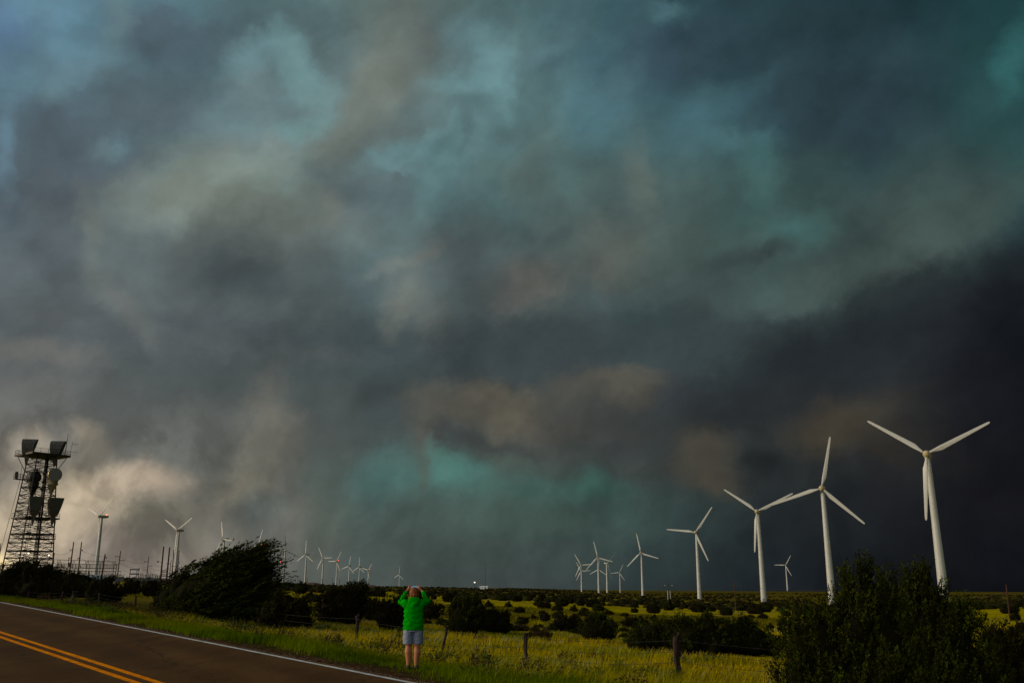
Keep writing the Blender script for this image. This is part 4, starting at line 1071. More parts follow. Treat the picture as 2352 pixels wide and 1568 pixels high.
def deck(name, cx_, cy_, z, hw, hd, rail=True, th_=.35, rot=A0+math.pi/4):
    Rm = Matrix.Rotation(rot, 3, 'Z'); mb = MB(); C = Vector((cx_, cy_, z))
    mb.box(C, (2*hw, 2*hd, th_), Rm)
    o = mb.build(name, M_STEEL, tower)
    if rail:
        r_ = MB(); cs = [Rm @ Vector((sx*hw*.98, sy*hd*.98, 0))+C for sx, sy in ((-1, -1), (1, -1), (1, 1), (-1, 1), (-1, -1))]
        for a, b in zip(cs[:-1], cs[1:]):
            for h in (.65, 1.25): r_.tube([a+Vector((0, 0, h)), b+Vector((0, 0, h))], .045, 4)
            n = max(2, int((b-a).length/1.6))
            for q in range(n): p = a.lerp(b, q/n); r_.tube([p, p+Vector((0, 0, 1.25))], .045, 4)
        r_.build('guard_rail', M_STEEL, o)
    return o
deck('top_platform', 0, 0, 29.75, 4.85, 4.85, th_=.5)
deck('middle_platform', .3, -.3, 14.0, 4.3, 3.7)
deck('lower_walkway', .8, -.2, 9.0, 3.6, 3.2, th_=.2)
deck('side_balcony', -4.6, .2, 23.6, 1.1, .7, th_=.2)
MB().box((-5.3, .2, 24.6), (.7, .7, 1.7)).build('equipment_cabinet', M_STEEL, tower)
for sx in (-1, 1):
    mb = MB()
    for k in (0, 2):
        a = A0+k*math.pi/2
    mb.tube([Vector((sx*6.0*math.cos(A0), sx*6.0*math.sin(A0), 29.5)), Vector((sx*3.6*math.cos(A0), sx*3.6*math.sin(A0), 25.5))], .09, 4)
    mb.build('platform_strut', M_STEEL, tower)
MB().tube([Vector((4.9, -1.2, 13.9)), Vector((4.6, -1.6, 6.2))], .08, 4).build('platform_strut', M_STEEL, tower)
horn(tower, (-3.5, -2.2, 30.1), R(165)); horn(tower, (2.9, -2.0, 30.1), R(160))
horn(tower, (-.2, -4.3, 15.4), R(6)); horn(tower, (4.1, -3.9, 15.3), R(14))
drum_horn(tower, (3.0, -4.0, 24.6), R(16)); drum_horn(tower, (-1.2, -2.2, 24.0), R(190), True)
mb = MB()      # waveguide and ladder run up the middle
for dx in (-.45, -.15, .15, .45): mb.tube([(1.6+dx, -.4, -4), (1.1+dx*.7, -.3, 29.4)], .11, 5)
mb.build('waveguide_run', M_STEEL, tower)
mb = MB(); 
for dx in (-.25, .25): mb.tube([(-1.1+dx, 1.2, -3.5), (-.5+dx, .8, 29.4)], .05, 4)
for k in range(60):
    t = k/60; mb.tube([(-1.1+.6*t-.25, 1.2-.4*t, -3.5+32.9*t), (-1.1+.6*t+.25, 1.2-.4*t, -3.5+32.9*t)], .03, 4)
mb.build('ladder', M_STEEL, tower)
MB().tube([(5.0, -.9, 30), (5.15, -.9, 33.0), (5.2, -.9, 35.8)], [.14, .08, .04], 5).build('whip_antenna', M_STEEL, tower)
mb = MB(); mb.tube([(6.3, .5, 30.3), (6.5, .5, 33.9)], .04, 4)
for h in (31.3, 33.4): mb.tube([(6.4, .5, h), (7.8, .5, h)], .035, 4); mb.tube([(7.8, .5, h-.35), (7.8, .5, h+.35)], .03, 4)
mb.build('yagi_antenna', M_STEEL, tower)
mb = MB(); mb.tube([(-6.6, -1.6, 4), (-4.4, -1, 22.5), (-4.3, -.9, 27)], .05, 4); mb.build('guide_cable', M_STEEL, tower)
for x_, z_ in ((-.2, 5.35), (4.3, 5.0)):
    b = MB(); b.ball((x_, -4.6 if x_ < 0 else -2.6, z_), .12, 8, 6); b.build('lamp', M_LAMP, tower)
    b = MB(); b.box((x_, (-4.6 if x_ < 0 else -2.6)+.2, z_+.1), (.25, .3, .12)); b.build('lamp_bracket', M_STEEL, tower)

# ------------------------------------------------------------------ substation
def e5(x, y): return ((180+.2211*x)/1.7415, (2100+.2211*y)/1.7415)     # crop coordinates I measured in
gl = at(*e5(205, 940), 243); gr = at(*e5(1265, 1000), 250)
gz = Z(gl.x, gl.y); gd = Vector((gr.x-gl.x, gr.y-gl.y, 0)); GL = gd.length; grz = math.atan2(gd.y, gd.x)
gtop = at(*e5(700, 730), 246).z
gantry = empty('busbar_gantry', (gl.x, gl.y, gz), grz, 'long steel substation gantry carrying rows of insulators', 'gantry')
Hh = gtop-gz
for xk in (0, .058, .24, .29, .475, .525, .71, .76, .95, 1.0):
    x = xk*GL-0
    MB().tube([(x, 0, -.5), (x, 0, Hh+.35)], .10, 5).build('post', M_STEEL_L, gantry)
mb = MB()
for z in (Hh+.35, Hh-.55, Hh-1.2): mb.tube([(-5.5, 0, z), (GL+.1, 0, z)], .07, 4)
mb.build('busbar_beam', M_STEEL_L, gantry)
MB().tube([(-6, .6, Hh+1.3), (GL+.3, .6, Hh+1.15)], .05, 4).build('upper_busbar', M_STEEL_L, gantry)
MB().tube([(GL*.38, .1, Hh-3.3), (GL, .1, Hh-3.3)], .06, 4).build('lower_busbar', M_STEEL_L, gantry)
for i in range(34):
    x = (i+.5)*GL/34
    mb = MB()
    for q in range(3): mb.tube([(x, -.15, Hh-.5+.26*q), (x, -.15, Hh-.36+.26*q)], .13, 6)
    mb.tube([(x, 0, Hh-1.2), (x, 0, Hh-1.75)], .05, 4)
    if i % 3 == 1: mb.tube([(x, 0, Hh-1.75), (x+.3, .2, Hh-2.1), (x+.7, .2, Hh-1.75)], .03, 4)
    mb.build('insulator', M_INS, gantry)
for i in range(5):
    x = (.03, .265, .50, .735, .975)[i]*GL
    mb = MB()
    for q in (-.35, 0, .35): mb.tube([(x+q, .6, Hh+.4), (x+q, .6, Hh+1.2)], .07, 5)
    mb.build('bushing', M_INS, gantry)

def breaker(px, py, D, h, lab, w=.55):
    p = at(px, py, D); z = Z(p.x, p.y)
    zt_ = p.z
    r = empty('circuit_breaker', (p.x, p.y, z), R(18), lab, 'circuit breaker', 'grey circuit breakers of the substation')
    H_ = zt_-z
    for sx in (-.3, .3): MB().tube([(sx, 0, -.3), (sx, 0, H_-1.4)], .07, 4).build('leg', M_STEEL_L, r)
    MB().box((0, 0, H_-1.0), (w*2, .9, .8)).build('tank', M_STEEL_L, r)
    for sx in (-.35, 0, .35):
        mb = MB(); mb.tube([(sx, 0, H_-.6), (sx*1.5, 0, H_+.3)], .06, 5)
        for q in range(4): c = Vector((sx, 0, H_-.5)).lerp(Vector((sx*1.5, 0, H_+.3)), q/4+.1); mb.tube([c-Vector((0, 0, .05)), c+Vector((0, 0, .05))], .13, 6)
        mb.build('bushing', M_INS, r)
for i in range(6):
    x, y = e5(1075+i*62, 900+(i % 2)*12); breaker(x, y, 236+4*(i % 3), 5, ['first','second','third','fourth','fifth','sixth'][i]+' grey circuit breaker from the left, right of the leaning wooden pole')
for i in range(6):
    x, y = e5(1725+i*62, 890+(i % 3)*14); breaker(x, y, 240+4*(i % 3), 5, ['first','second','third','fourth','fifth','sixth'][i]+' grey circuit breaker from the left, between switch rack and H-frame poles')
# three-tier switch rack
p = at(*e5(1585, 1000), 240); z0 = Z(p.x, p.y); zt0 = at(*e5(1585, 785), 240).z
rack = empty('switch_rack', (p.x, p.y, z0), R(18), 'three tier steel switch rack standing between the two groups of breakers', 'switch rack')
for sx in (-.75, .75):
    for sy in (-.4, .4): MB().tube([(sx, sy, -.3), (sx, sy, zt0-z0)], .06, 4).build('post', M_STEEL_L, rack)
for q in range(3):
    h = zt0-z0-.15-q*1.05
    MB().box((.1, 0, h), (1.9, 1.0, .28)).build('shelf', M_STEEL_L, rack)
    mb = MB(); mb.tube([(1.15, 0, h-.45), (1.15, 0, h+.35)], .13, 6); mb.tube([(1.0, 0, h), (.8, 0, h)], .06, 4); mb.build('insulator', M_INS, rack)
# pale control tank beside the turbine foot
p = at(*e5(925, 955), 238); z0 = Z(p.x, p.y)
tk = empty('storage_tank', (p.x, p.y, z0), R(20), 'pale blue grey storage tank below the turbine beside the gantry', 'tank')
M_TANK = mat('tank_paint', (.28, .33, .36), .6, var=.1)
MB().loft([[( (-1.9 if e == 0 else 1.9), .9*math.cos(a), .9+.9*math.sin(a)) for a in np.linspace(0, 2*math.pi, 15)[:-1]] for e in (0, 1)]).build('shell', M_TANK, tk)
for sx in (-1.2, 1.2): MB().box((sx, 0, -.1), (.3, 1.6, .5)).build('saddle', M_STEEL_L, tk)

# ------------------------------------------------------------------ wooden poles and lines
def pole(top, bot, D, lab, r=.15, arms=(), mt=None, group=None, cat='utility pole', extra=None, name='utility_pole', buried=1.0):
    """top/bottom in the 2352-wide frame; arms: (y fraction down, side -1/+1, length)"""
    b = at(bot[0], bot[1], D); g = Z(b.x, b.y)
    t = at(top[0], top[1], D)
    base = Vector((b.x, b.y, min(g, b.z))); off = Vector((t.x-b.x, t.y-b.y, 0))
    # a true pole keeps its lean small: the photograph's lens convergence accounts for the rest
    rt = empty(name, base, -math.atan2(b.x, b.y), lab, cat, group)
    H_ = t.z-base.z; Ri = Matrix.Rotation(math.atan2(b.x, b.y), 3, 'Z'); o2 = Ri @ off
    T_ = Vector((o2.x, o2.y*0, H_))
    MB().tube([(0, 0, -.5), T_*.5, T_], [r, r*.85, r*.65], 7).build('shaft', mt or M_POLE, rt)
    if arms:
        for (f, sd_, L_) in arms:
            c = T_*(1-f); mb = MB()
            a0 = c+Vector((-.1 if sd_ > 0 else .1, 0, 0)); a1 = c+Vector((sd_*L_, 0, .06*L_))
            mb.tube([a0, a1], .06, 4); mb.tube([a1, a1+Vector((0, 0, -.3))], .07, 5); mb.build('cross_arm', mt or M_POLE, rt)
    return rt, base, T_
G1 = 'wooden poles around the substation'
PD = {}
def P5(k, t, b, D, lab, **kw):
    PD[k] = pole(e5(*t), e5(*b), D, lab, **kw) if 'raw' not in kw else None
stub = ((.2, -1, .35), (.45, -1, .35), (.68, -1, .35))
P5('a', (520, 297), (440, 870), 225, 'leaning wooden pole with three insulators, left one of the close pair behind the gantry', r=.17, arms=((.2,-1,.5),(.4,-1,.5),(.59,-1,.5)), group=G1)
P5('b', (663, 297), (598, 870), 225, 'leaning wooden pole with three insulators, right one of the close pair behind the gantry', r=.17, arms=((.2,1,.35),(.4,-1,.35),(.59,1,.35)), group=G1)
P5('c', (170, 495), (133, 790), 235, 'short wooden pole just right of the lattice tower', r=.14, arms=((.27,-1,2.6),), group=G1)
P5('d', (433, 575), (402, 870), 230, 'thin wooden pole with a transformer can in front of the gantry', r=.10, group=G1)
P5('e', (1087, 520), (1013, 970), 215, 'dark leaning wooden pole in front of the right end of the gantry', r=.19, arms=((.1,1,.35),(.25,-1,.3)), group=G1)
P5('f', (1370, 460), (1308, 900), 260, 'wooden pole with alternating side arms right of the gantry', r=.15, arms=((.18,-1,1.1),(.30,1,1.1),(.42,-1,1.2),(.63,1,.7),(.73,-1,.6),(.83,1,.6)), group=G1)
P5('g', (1878, 560), (1845, 890), 290, 'wooden pole with alternating side arms above the second group of breakers', r=.14, arms=((.19,-1,1.1),(.34,1,1.1),(.48,-1,1.2),(.73,1,.7),(.85,-1,.6)), group=G1)
P5('k', (2283, 620), (2243, 1010), 330, 'thin wooden pole with side arms between the H-frame and the turbine', r=.14, arms=((.16,-1,1.3),(.27,1,1.3),(.37,-1,1.4),(.55,1,.8)), group=G1)
P5('m', (2332, 437), (2290, 1010), 232, 'plain tall wooden pole in front of the turbine beside the windblown juniper', r=.14, group=G1)
pole(((600+.4464*262)/1.7415, (2000+.4464*447)/1.7415), ((600+.4464*246)/1.7415, (2000+.4464*690)/1.7415), 236, 'plain tall wooden pole just right of the turbine beside the windblown juniper', r=.13, group=G1)
pole((8*.4785/1.7415, (1700+985*.4785)/1.7415), (0*.4785/1.7415-1, (1700+1130*.4785)/1.7415), 240, 'wooden pole at the very left edge beside the lattice tower', r=.14, group=G1)
rt, base, T_ = PD['d']; mb = MB(); mb.tube([T_*.70+Vector((.35, 0, -.45)), T_*.70+Vector((.35, 0, .45))], .3, 9); mb.build('transformer', M_STEEL, rt)
# H-frame: two thick poles joined by three lattice rungs
hb_ = at(*e5(2082, 1055), 228); hb2 = at(*e5(2192, 1055), 228); ht_ = at(*e5(2135, 378), 228)
hz = min(Z(hb_.x, hb_.y), hb_.z); HW = (Vector((hb2.x, hb2.y, 0))-Vector((hb_.x, hb_.y, 0))).length; HH = ht_.z-hz
hf = empty('pole_frame', (hb_.x, hb_.y, hz), math.atan2(hb2.y-hb_.y, hb2.x-hb_.x), 'H-frame of two tall wooden poles joined by three ladder-like rungs', 'pole frame')
MB().tube([(0, 0, -.5), (0, 0, HH)], [.21, .15], 7).build('shaft', M_POLE, hf)
MB().tube([(HW, 0, -.5), (HW, 0, HH-.2)], [.21, .15], 7).build('shaft', M_POLE, hf)
for fz in (.385, .29, .19, .08):
    mb = MB(); z = HH*fz
    for dz in (-.22, .22): mb.tube([(0, .15, z+dz), (HW, .15, z+dz)], .06, 4)
    for q in range(6): mb.tube([(HW*q/5, .15, z-.22), (HW*q/5, .15, z+.22)], .05, 4)
    mb.build('cross_frame', M_STEEL_L, hf)
mb = MB(); mb.tube([(0, 0, HH*.60), (-.8, 0, HH*.63)], .04, 4); mb.box((-.95, 0, HH*.62), (.35, .3, .3)); mb.build('flood_lamp', M_DARK, hf)
# lines
def cable(pts, sag, lab, r=.022, n=14, group='power lines'):
    mb = MB()
    for a, b in zip(pts[:-1], pts[1:]):
        a, b = Vector(a), Vector(b); L_ = (b-a).length
        mb.tube([a.lerp(b, k/n)-Vector((0, 0, sag*L_*4*(k/n)*(1-k/n))) for k in range(n+1)], r, 4)
    tag(mb.build('power_line', M_WIRE), lab, 'power line', group)
def ptop(k, f):
    rt, base, T_ = PD[k]; return rt.matrix_basis @ (T_*(1-f))
for i, f in enumerate((.2, .4, .6)):
    cable([ptop('c', .02+.25*i), ptop('a', f)], .06, ['top','middle','bottom'][i]+' wire from the pole by the lattice tower to the pair of poles')
    cable([ptop('b', f), ptop('e', .08+.2*i), ptop('f', .18+.17*i), ptop('g', .19+.17*i), ptop('k', .16+.12*i)], .03, ['highest','middle','lowest'][i]+' long wire running right from the pair of poles')
# distant poles on the plain
def c2px(x, y): return ((600+.4464*x)/1.7415, (2000+.4464*y)/1.7415)
for i, (x, y0) in enumerate([(1140, 700), (1242, 672), (1305, 700), (1325, 680), (1345, 705), (1410, 690), (1540, 700), (1632, 690), (1700, 705), (700, 640)][:9]):
    pole(c2px(x, y0), c2px(x, 765), 1150, ['far thin pole left of the first turbine tower', 'tall far thin pole between the first and second turbine towers', 'far thin pole, left of the three close ones', 'far thin pole, middle of the three close ones', 'far thin pole, right of the three close ones', 'far thin pole just right of the second turbine tower','far thin pole just left of the third turbine tower','far thin pole just left of the beacon-lit turbine tower','far thin pole right of the beacon-lit turbine tower'][i]+', right of the windblown juniper', r=.3, group='far poles on the left horizon')
q15 = 1/1.7415
def c5px(x, y): return ((2600+.53*x)*q15, (1900+.53*y)*q15)
def c6px(x, y): return ((3300+.721*x)*q15, (1600+.721*y)*q15)
r1 = pole(c5px(637, 806), c5px(649, 1035), 300, 'brown wooden pole with wires between the two large turbines on the right', r=.17, arms=((.12,-1,.7),(.22,1,.7)), mt=None)
r2 = pole(c6px(1005, 1022), c6px(1022, 1190), 150, 'wooden pole at the far right beside the big juniper', r=.12, arms=((.25,-1,.5),))
r3 = pole(c6px(48, 1018), c6px(60, 1118), 260, 'dark pole standing in front of the second turbine tower', r=.14, arms=((.3,1,.5),))
r4 = pole(c5px(62, 793), c5px(68, 935), 620, 'thin dark pole left of the pale double pole', r=.14)
dpx = [c5px(140, 870), c5px(142, 978)]
b1 = at(*c5px(147, 978), 420); tz = at(*c5px(143, 868), 420).z; dzz = min(Z(b1.x, b1.y), b1.z)
dp = empty('double_pole', (b1.x, b1.y, dzz), 0, 'pale double pole with lamps between the turbine cluster and the large turbines', 'utility pole')
for sx in (-.55, .55): MB().tube([(sx, 0, -.5), (sx, 0, tz-dzz)], .16, 6).build('shaft', M_POLE_L, dp)
MB().tube([(0, 0, tz-dzz-2), (-.3, 0, at(*c5px(140, 788), 420).z-dzz)], .08, 5).build('mast', M_STEEL, dp)
mb = MB()
for h in (.4, 1.6, 2.8): mb.tube([(-1.8, 0, tz-dzz+h), (1.8, 0, tz-dzz+h)], .06, 4)
mb.build('cross_arm', M_STEEL_L, dp)
for sx in (-1.6, 1.5): MB().ball((sx, -.1, tz-dzz+2.1), (.22, .22, .22), 8, 6).build('lamp', M_POLE_L, dp)
pa = r4[1]+r4[2]; 
cable([b1+Vector((0, 0, tz-b1.z+2)), tuple(r1[1]+Vector((0, 0, r1[2].z*.9))), tuple(r3[1]+Vector((0, 0, r3[2].z*.8)))], .012, 'long thin wire crossing behind the large turbines on the right', r=.03)
cable([tuple(r3[1]+Vector((0, 0, r3[2].z*.6))), tuple(r2[1]+Vector((0, 0, r2[2].z*.75))), tuple(at(2600, 1330, 150))], .012, 'thin wire running behind the big juniper to the far right pole', r=.02)

# small far things on the horizon
def far_building(px, py, D, w, h, lab, mt):
    p = at(px, py, D); z = Z(p.x, p.y)-.3
    r = empty('utility_building', (p.x, p.y, p.z-.3), 0, lab, 'building')
    MB().box((0, 0, h/2), (w, w*.5, h)).build('wall', mt, r)
    MB().loft([[(-w*.52, -w*.27, h), (w*.52, -w*.27, h), (w*.52, w*.27, h), (-w*.52, w*.27, h)], [(-w*.52, -.1, h*1.25), (w*.52, -.1, h*1.25), (w*.52, .1, h*1.25), (-w*.52, .1, h*1.25)]]).build('roof', mt, r)
    MB().box((w*.2, -w*.25-.03, h*.4), (w*.12, .05, h*.75)).build('door', M_STEEL, r)
    return r
far_building(1111, 1352, 1500, 13, 4.0, 'small white building on the middle horizon', M_WHITEB)
p = at(1090, 1352, 1480)
yl = empty('light_mast', (p.x, p.y, p.z-3), 0, 'small mast with a pale lamp left of the white building on the horizon', 'mast')
MB().tube([(0, 0, 0), (0, 0, 13)], .25, 5).build('shaft', M_STEEL, yl); MB().ball((0, 0, 13.2), (.9, .6, .6), 8, 6).build('lamp', M_LAMP, yl)
p = at(1143, 1352, 1500)
yl = empty('radio_mast', (p.x-20, p.y, p.z-3), 0, 'thin dark radio mast above the white building on the horizon', 'mast')
MB().tube([(0, 0, 0), (0, 0, 44)], [.5, .12], 5).build('shaft', M_STEEL, yl)
M_YM = mat('yellow_machine_paint', (.6, .36, .01), .5, var=.1)
p = at((600+.4464*1912)*q15, (2000+.4464*779)*q15, 900)
ym = empty('work_truck', (p.x, p.y, p.z-.6), 0, 'small yellow work truck on the horizon above the two-topped juniper', 'truck')
MB().box((0, 0, 1.6), (6.0, 2.4, 1.8)).build('cargo_box', M_YM, ym)
MB().loft([[(-4.9,-1.1,.7),(-3.1,-1.1,.7),(-3.1,1.1,.7),(-4.9,1.1,.7)],[(-4.9,-1.1,1.6),(-3.1,-1.1,1.6),(-3.1,1.1,1.6),(-4.9,1.1,1.6)],[(-4.3,-1.0,2.5),(-3.1,-1.0,2.5),(-3.1,1.0,2.5),(-4.3,1.0,2.5)]]).build('cab', M_YM, ym)
for x_ in (-3.9, -.8, 2.0):
    MB().tube([(x_, -1.3, .5), (x_, 1.3, .5)], .55, 12).build('wheel', M_DARK, ym)
M_DIRT = mat('bare_earth', (.08, .045, .035), .95, var=.4, scale=.4)
for (px, py, D, w, h, lab) in [(717, 1347, 1000, 17, 5, 'reddish earth mound on the left horizon among the turbine towers'), (850, 1349, 1200, 13, 4, 'second reddish earth mound left of the lone small turbine')]:
    p = at(px, py, D); rng2 = np.random.RandomState(int(px)); mb = MB()
    n = 18
    rings = []
    for j, f in enumerate((1, .85, .6, .3, .05)):
        rings.append([(w*f*math.cos(a)*(1+.12*rng2.randn()), w*.6*f*math.sin(a), h*(1-f*f)+(0 if j else -3)) for a in np.linspace(0, 6.283, n+1)[:-1]])
    o = mb.loft(rings).build('earth_mound', M_DIRT); o.location = (p.x, p.y, p.z-.5); tag(o, lab, 'mound')
p = at((600+.4464*1165)*q15, (2000+.4464*552)*q15, 2600); z0 = Z(p.x, p.y)
rm = empty('beacon_mast', (p.x, p.y, z0), 0, 'faint far mast with a tiny red light just right of the windblown juniper', 'mast')
MB().tube([(0, 0, 0), (0, 0, p.z-z0)], .35, 4).build('shaft', M_STEEL, rm); MB().ball((0, 0, p.z-z0+.5), .6, 8, 6).build('beacon_light', M_RED, rm)

# ------------------------------------------------------------------ camera tripod in the left grass
p = at(166, 1383, 80); z0 = Z(p.x, p.y)
tri = empty('tripod', (p.x, p.y, z0), R(15), 'small dark tripod carrying a camera beside the leaning fence post on the left', 'tripod')
for k in range(3):
    a = k*2*math.pi/3+.4
    MB().tube([(.05*math.cos(a), .05*math.sin(a), 1.15), (.55*math.cos(a), .55*math.sin(a), 0)], [.04, .025], 5).build('leg', M_DARK, tri)
MB().tube([(0, 0, .7), (0, 0, 1.3)], .035, 6).build('centre_column', M_DARK, tri)
cm = empty('camera', (p.x, p.y, z0+1.3), R(-60), 'dark camera mounted on the small tripod on the left', 'camera')
MB().box((0, 0, .1), (.17, .12, .14)).build('body', M_DARK, cm)
MB().tube([(0, .05, .1), (0, .32, .1)], .055, 10).build('lens', M_DARK, cm)

# ------------------------------------------------------------------ person
def remesh(mb, name, mt, vox, smooth=3, disp=None):
    me = mb.mesh(name+'_src', mt); o = bpy.data.objects.new('tmp', me); COL.objects.link(o)
    m = o.modifiers.new('r', 'REMESH'); m.mode = 'VOXEL'; m.voxel_size = vox; m.use_smooth_shade = True
    if smooth: s_ = o.modifiers.new('s', 'SMOOTH'); s_.factor = .5; s_.iterations = smooth
    dg = bpy.context.evaluated_depsgraph_get(); ev = o.evaluated_get(dg)
    out = bpy.data.meshes.new_from_object(ev); out.name = name
    bpy.data.objects.remove(o); bpy.data.meshes.remove(me)
    if disp:
        for v in out.vertices: v.co += v.normal*disp(v.co)
    out.materials.clear(); out.materials.append(mt)
    out.polygons.foreach_set('use_smooth', [True]*len(out.polygons)); out.update()
    return out
def ell(mb, rings, n=20):
    """rings: (x, y, z, rx, ry)"""
    mb.loft([[(x+rx*math.cos(a), y+ry*math.sin(a), z) for a in np.linspace(0, 2*math.pi, n+1)[:-1]] for x, y, z, rx, ry in rings])
def limb(mb, pts, rads):
    mb.tube(pts, rads, 14)
    for p_, r_ in zip(pts, rads): mb.ball(p_, r_*.99, 12, 8)
M_SKIN = mat('sunburnt_skin', (.40, .155, .075), .55, var=.08, scale=12)
M_JACKET = mat('green_rain_jacket', (.0005, .27, .0008), .85, spec=.03, var=.12, scale=5)
M_SHORTS = mat('grey_shorts', (.20, .24, .32), .85, var=.08, scale=30)
M_HAIR = mat('ginger_hair', (.17, .048, .006), .6, var=.35, scale=14, sc3=(1, 1, .15))
M_SHOE = mat('shoe_leather', (.06, .04, .03), .7)
M_PHONE = mat('phone_shell', (.015, .015, .018), .35)
M_SCREEN = mat('phone_screen', (.05, .09, .12), .2, var=.2, scale=8, emit=(.16, .32, .42), estr=.55)
pf = at(947, 1526, 21.3); pz = Z(pf.x, pf.y)
person = empty('person', (pf.x, pf.y, pz+.02), R(6.5), 'person in green hooded jacket and grey shorts, seen from behind, holding up a phone', 'person')
# skeleton, x right, y away from the camera
shL, shR = (-.185, .0, 1.375), (.185, .0, 1.375)
elL, elR = (-.30, .10, 1.40), (.315, .10, 1.40)
wrL, wrR = (-.175, .26, 1.635), (.185, .26, 1.635)
body = MB()
ell(body, [(0,.0,.80,.12,.10),(0,.0,.90,.165,.12),(0,.0,1.05,.15,.105),(0,-.005,1.2,.165,.115),(0,-.01,1.33,.175,.11),(0,0,1.41,.11,.08),(0,.01,1.45,.06,.06)])
limb(body, [(0,.0,1.38), (0,.025,1.47), (0,.04,1.53)], [.075,.058,.06])
body.ball((0, .045, 1.605), (.078, .098, .112), 18, 14)          # head
body.ball((0, .105, 1.575), (.055, .055, .07), 14, 10)            # jaw
body.ball((0, .152, 1.60), (.016, .022, .028), 8, 6)              # nose
for sx in (-1, 1): body.ball((sx*.082, .04, 1.60), (.014, .024, .034), 8, 8)
for sx, hip, kn, an, toe in ((-1, (-.085,0,.84), (-.092,.015,.47), (-.088,.0,.09), (-.10,.13,.035)), (1, (.085,0,.84), (.092,-.02,.46), (.085,-.05,.08), (.11,.08,.03))):
    limb(body, [hip, kn], [.10, .072])
    limb(body, [kn, (kn[0]*1.06, kn[1]-.018, kn[2]-.12), (an[0], an[1], .21), an], [.066, .080, .060, .046])
    limb(body, [an, toe], [.036, .030])
for sh, el_, wr in ((shL, elL, wrL), (shR, elR, wrR)):
    limb(body, [sh, el_], [.055, .044]); limb(body, [el_, wr], [.042, .027])
PHZ = 1.715; PHY = .335
for sx, wr in ((-1, wrL), (1, wrR)):
    w = Vector(wr); palm = Vector((sx*.118, .285, 1.70))
    body.loft([[tuple(w.lerp(palm, t)+Vector((a_*wd, b_*.5*wd, 0))) for a_, b_ in ((-1,-1),(1,-1),(1,1),(-1,1))] for t, wd in ((-.1,.024),(.5,.032),(1.15,.036))])
    body.ball(palm, (.036, .026, .036), 10, 8)
    # four fingers curl over the top/back edge of the phone, thumb below on the near face
    for j in range(4):
        rt_ = palm+Vector((sx*(.020-.017*j), .005, .018+.004*(1.5-abs(j-1.5))))
        k1 = rt_+Vector((-sx*.012, .012, .036-.003*j)); k2 = k1+Vector((-sx*.020, .024, .006)); k3 = k2+Vector((-sx*.010, .012, -.016))
        mb_r = [.0098, .0092, .0085, .0078]; limb(body, [rt_, k1, k2, k3], mb_r)
    t0 = palm+Vector((-sx*.022, -.012, -.022)); limb(body, [t0, t0+Vector((-sx*.026, -.008, .010)), t0+Vector((-sx*.042, .014, .020))], [.012, .010, .0085])
bo = link('body', remesh(body, 'body', M_SKIN, .0075, 2), person)
# eyes, hidden from this side but part of the face
for sx in (-1, 1):
    MB().ball((sx*.032, .128, 1.615), .012, 10, 8).build('eye', M_WHITEB, bo)
MB().ball((0, .150, 1.556), (.024, .008, .007), 10, 6).build('mouth', mat('lips', (.35, .09, .06), .5), bo)
def hairdisp(c): return .010*mnoise.noise(Vector((c.x*26, c.y*26, c.z*7)))
hr = MB(); hr.ball((0, .028, 1.618), (.112, .115, .108), 20, 14); hr.ball((0, -.012, 1.55), (.100, .085, .085), 18, 12); hr.ball((-.045, .0, 1.52), (.045, .055, .05), 12, 8); hr.ball((.045, .0, 1.53), (.042, .055, .05), 12, 8)
link('hair', remesh(hr, 'hair', M_HAIR, .009, 2, hairdisp), person)
def fold(c):
    a = mnoise.noise(Vector((c.x*5, c.y*5, c.z*13)))*.016+mnoise.noise(Vector((c.x*14+c.z*9, c.y*9, c.z*16)))*.008
    a += .007*math.sin(c.z*70+9*mnoise.noise(Vector((c.x*6, c.y*6, c.z*3))))*max(0, 1-abs(c.z-.97)/.12)
    if abs(c.x) > .19: a += .010*math.sin((c.x*.7+c.z)*75+4*mnoise.noise(Vector((c.x*7, c.y*7, c.z*7))))*.8
    return a
jk = MB()
ell(jk, [(0,0,.80,.222,.16),(0,0,.83,.228,.165),(0,0,.95,.222,.16),(-.004,0,1.0,.228,.162),(0,0,1.05,.212,.15),(0,-.005,1.18,.212,.148),(0,-.012,1.30,.222,.145),(0,-.01,1.37,.20,.12),(0,0,1.43,.12,.09),(0,.01,1.465,.085,.085)], 26)
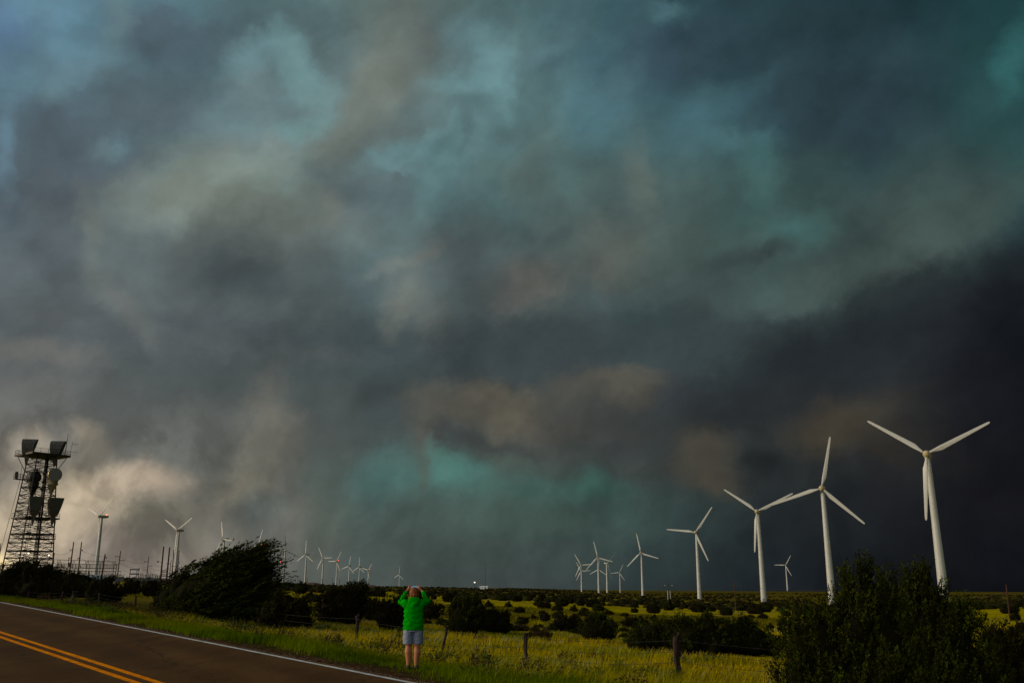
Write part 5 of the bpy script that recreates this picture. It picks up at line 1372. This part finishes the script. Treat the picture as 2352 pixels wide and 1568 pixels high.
for sh, el_, wr in ((shL, elL, wrL), (shR, elR, wrR)):
    sx = math.copysign(1, sh[0]); e = Vector(el_); w_ = Vector(wr)
    limb(jk, [(sh[0]*.75, 0, 1.33), sh, (e+Vector(sh))/2+Vector((0, 0, -.012)), e, e.lerp(w_, .5), e.lerp(w_, .86)], [.105, .095, .076, .062, .053, .043])
hood = [(0,-.075,1.40,.115,.05),(0,-.095,1.43,.125,.062),(0,-.08,1.47,.115,.07),(0,-.05,1.505,.10,.07)]
ell(jk, hood, 20)
jk.ball((0, -.115, 1.42), (.125, .05, .045), 14, 10); jk.ball((.02, -.125, 1.375), (.085, .045, .055), 12, 8); jk.ball((-.085, -.085, 1.44), (.05, .06, .05), 12, 8); jk.ball((.09, -.085, 1.445), (.05, .06, .05), 12, 8)
jo = link('jacket', remesh(jk, 'jacket', M_JACKET, .011, 2, fold), person)
sh_ = MB()
ell(sh_, [(0,0,.77,.21,.14),(0,0,.86,.205,.14),(0,0,.92,.175,.125)])
for sx in (-1, 1):
    ell(sh_, [(sx*.112,0,.505,.100,.102),(sx*.112,0,.53,.108,.108),(sx*.112,0,.66,.114,.118),(sx*.105,0,.78,.115,.125),(sx*.09,0,.86,.10,.11)])
def sfold(c): return .006*mnoise.noise(Vector((c.x*9, c.y*9, c.z*16)))+.004*mnoise.noise(Vector((c.x*20, c.y*20, c.z*30)))
link('shorts', remesh(sh_, 'shorts', M_SHORTS, .010, 2, sfold), person)
for ax_, ay_, tx, ty in ((-.088, 0, -.10, .13), (.085, -.05, .11, .08)):
    s_ = MB(); limb(s_, [(ax_, ay_-.04, .04), (tx, ty+.03, .035)], [.045, .042]); link('shoe', remesh(s_, 'shoe', M_SHOE, .01, 2), person)
ph = empty('phone', (0, 0, 0), 0, 'dark phone with a glowing screen held up by the person in green', 'phone')
ph.matrix_basis = person.matrix_basis.copy()
MB().box((0, PHY-.005, PHZ+.01), (.165, .009, .080)).build('shell', M_PHONE, ph)
MB().box((0, PHY-.012, PHZ+.008), (.148, .004, .068)).build('screen', M_SCREEN, ph)
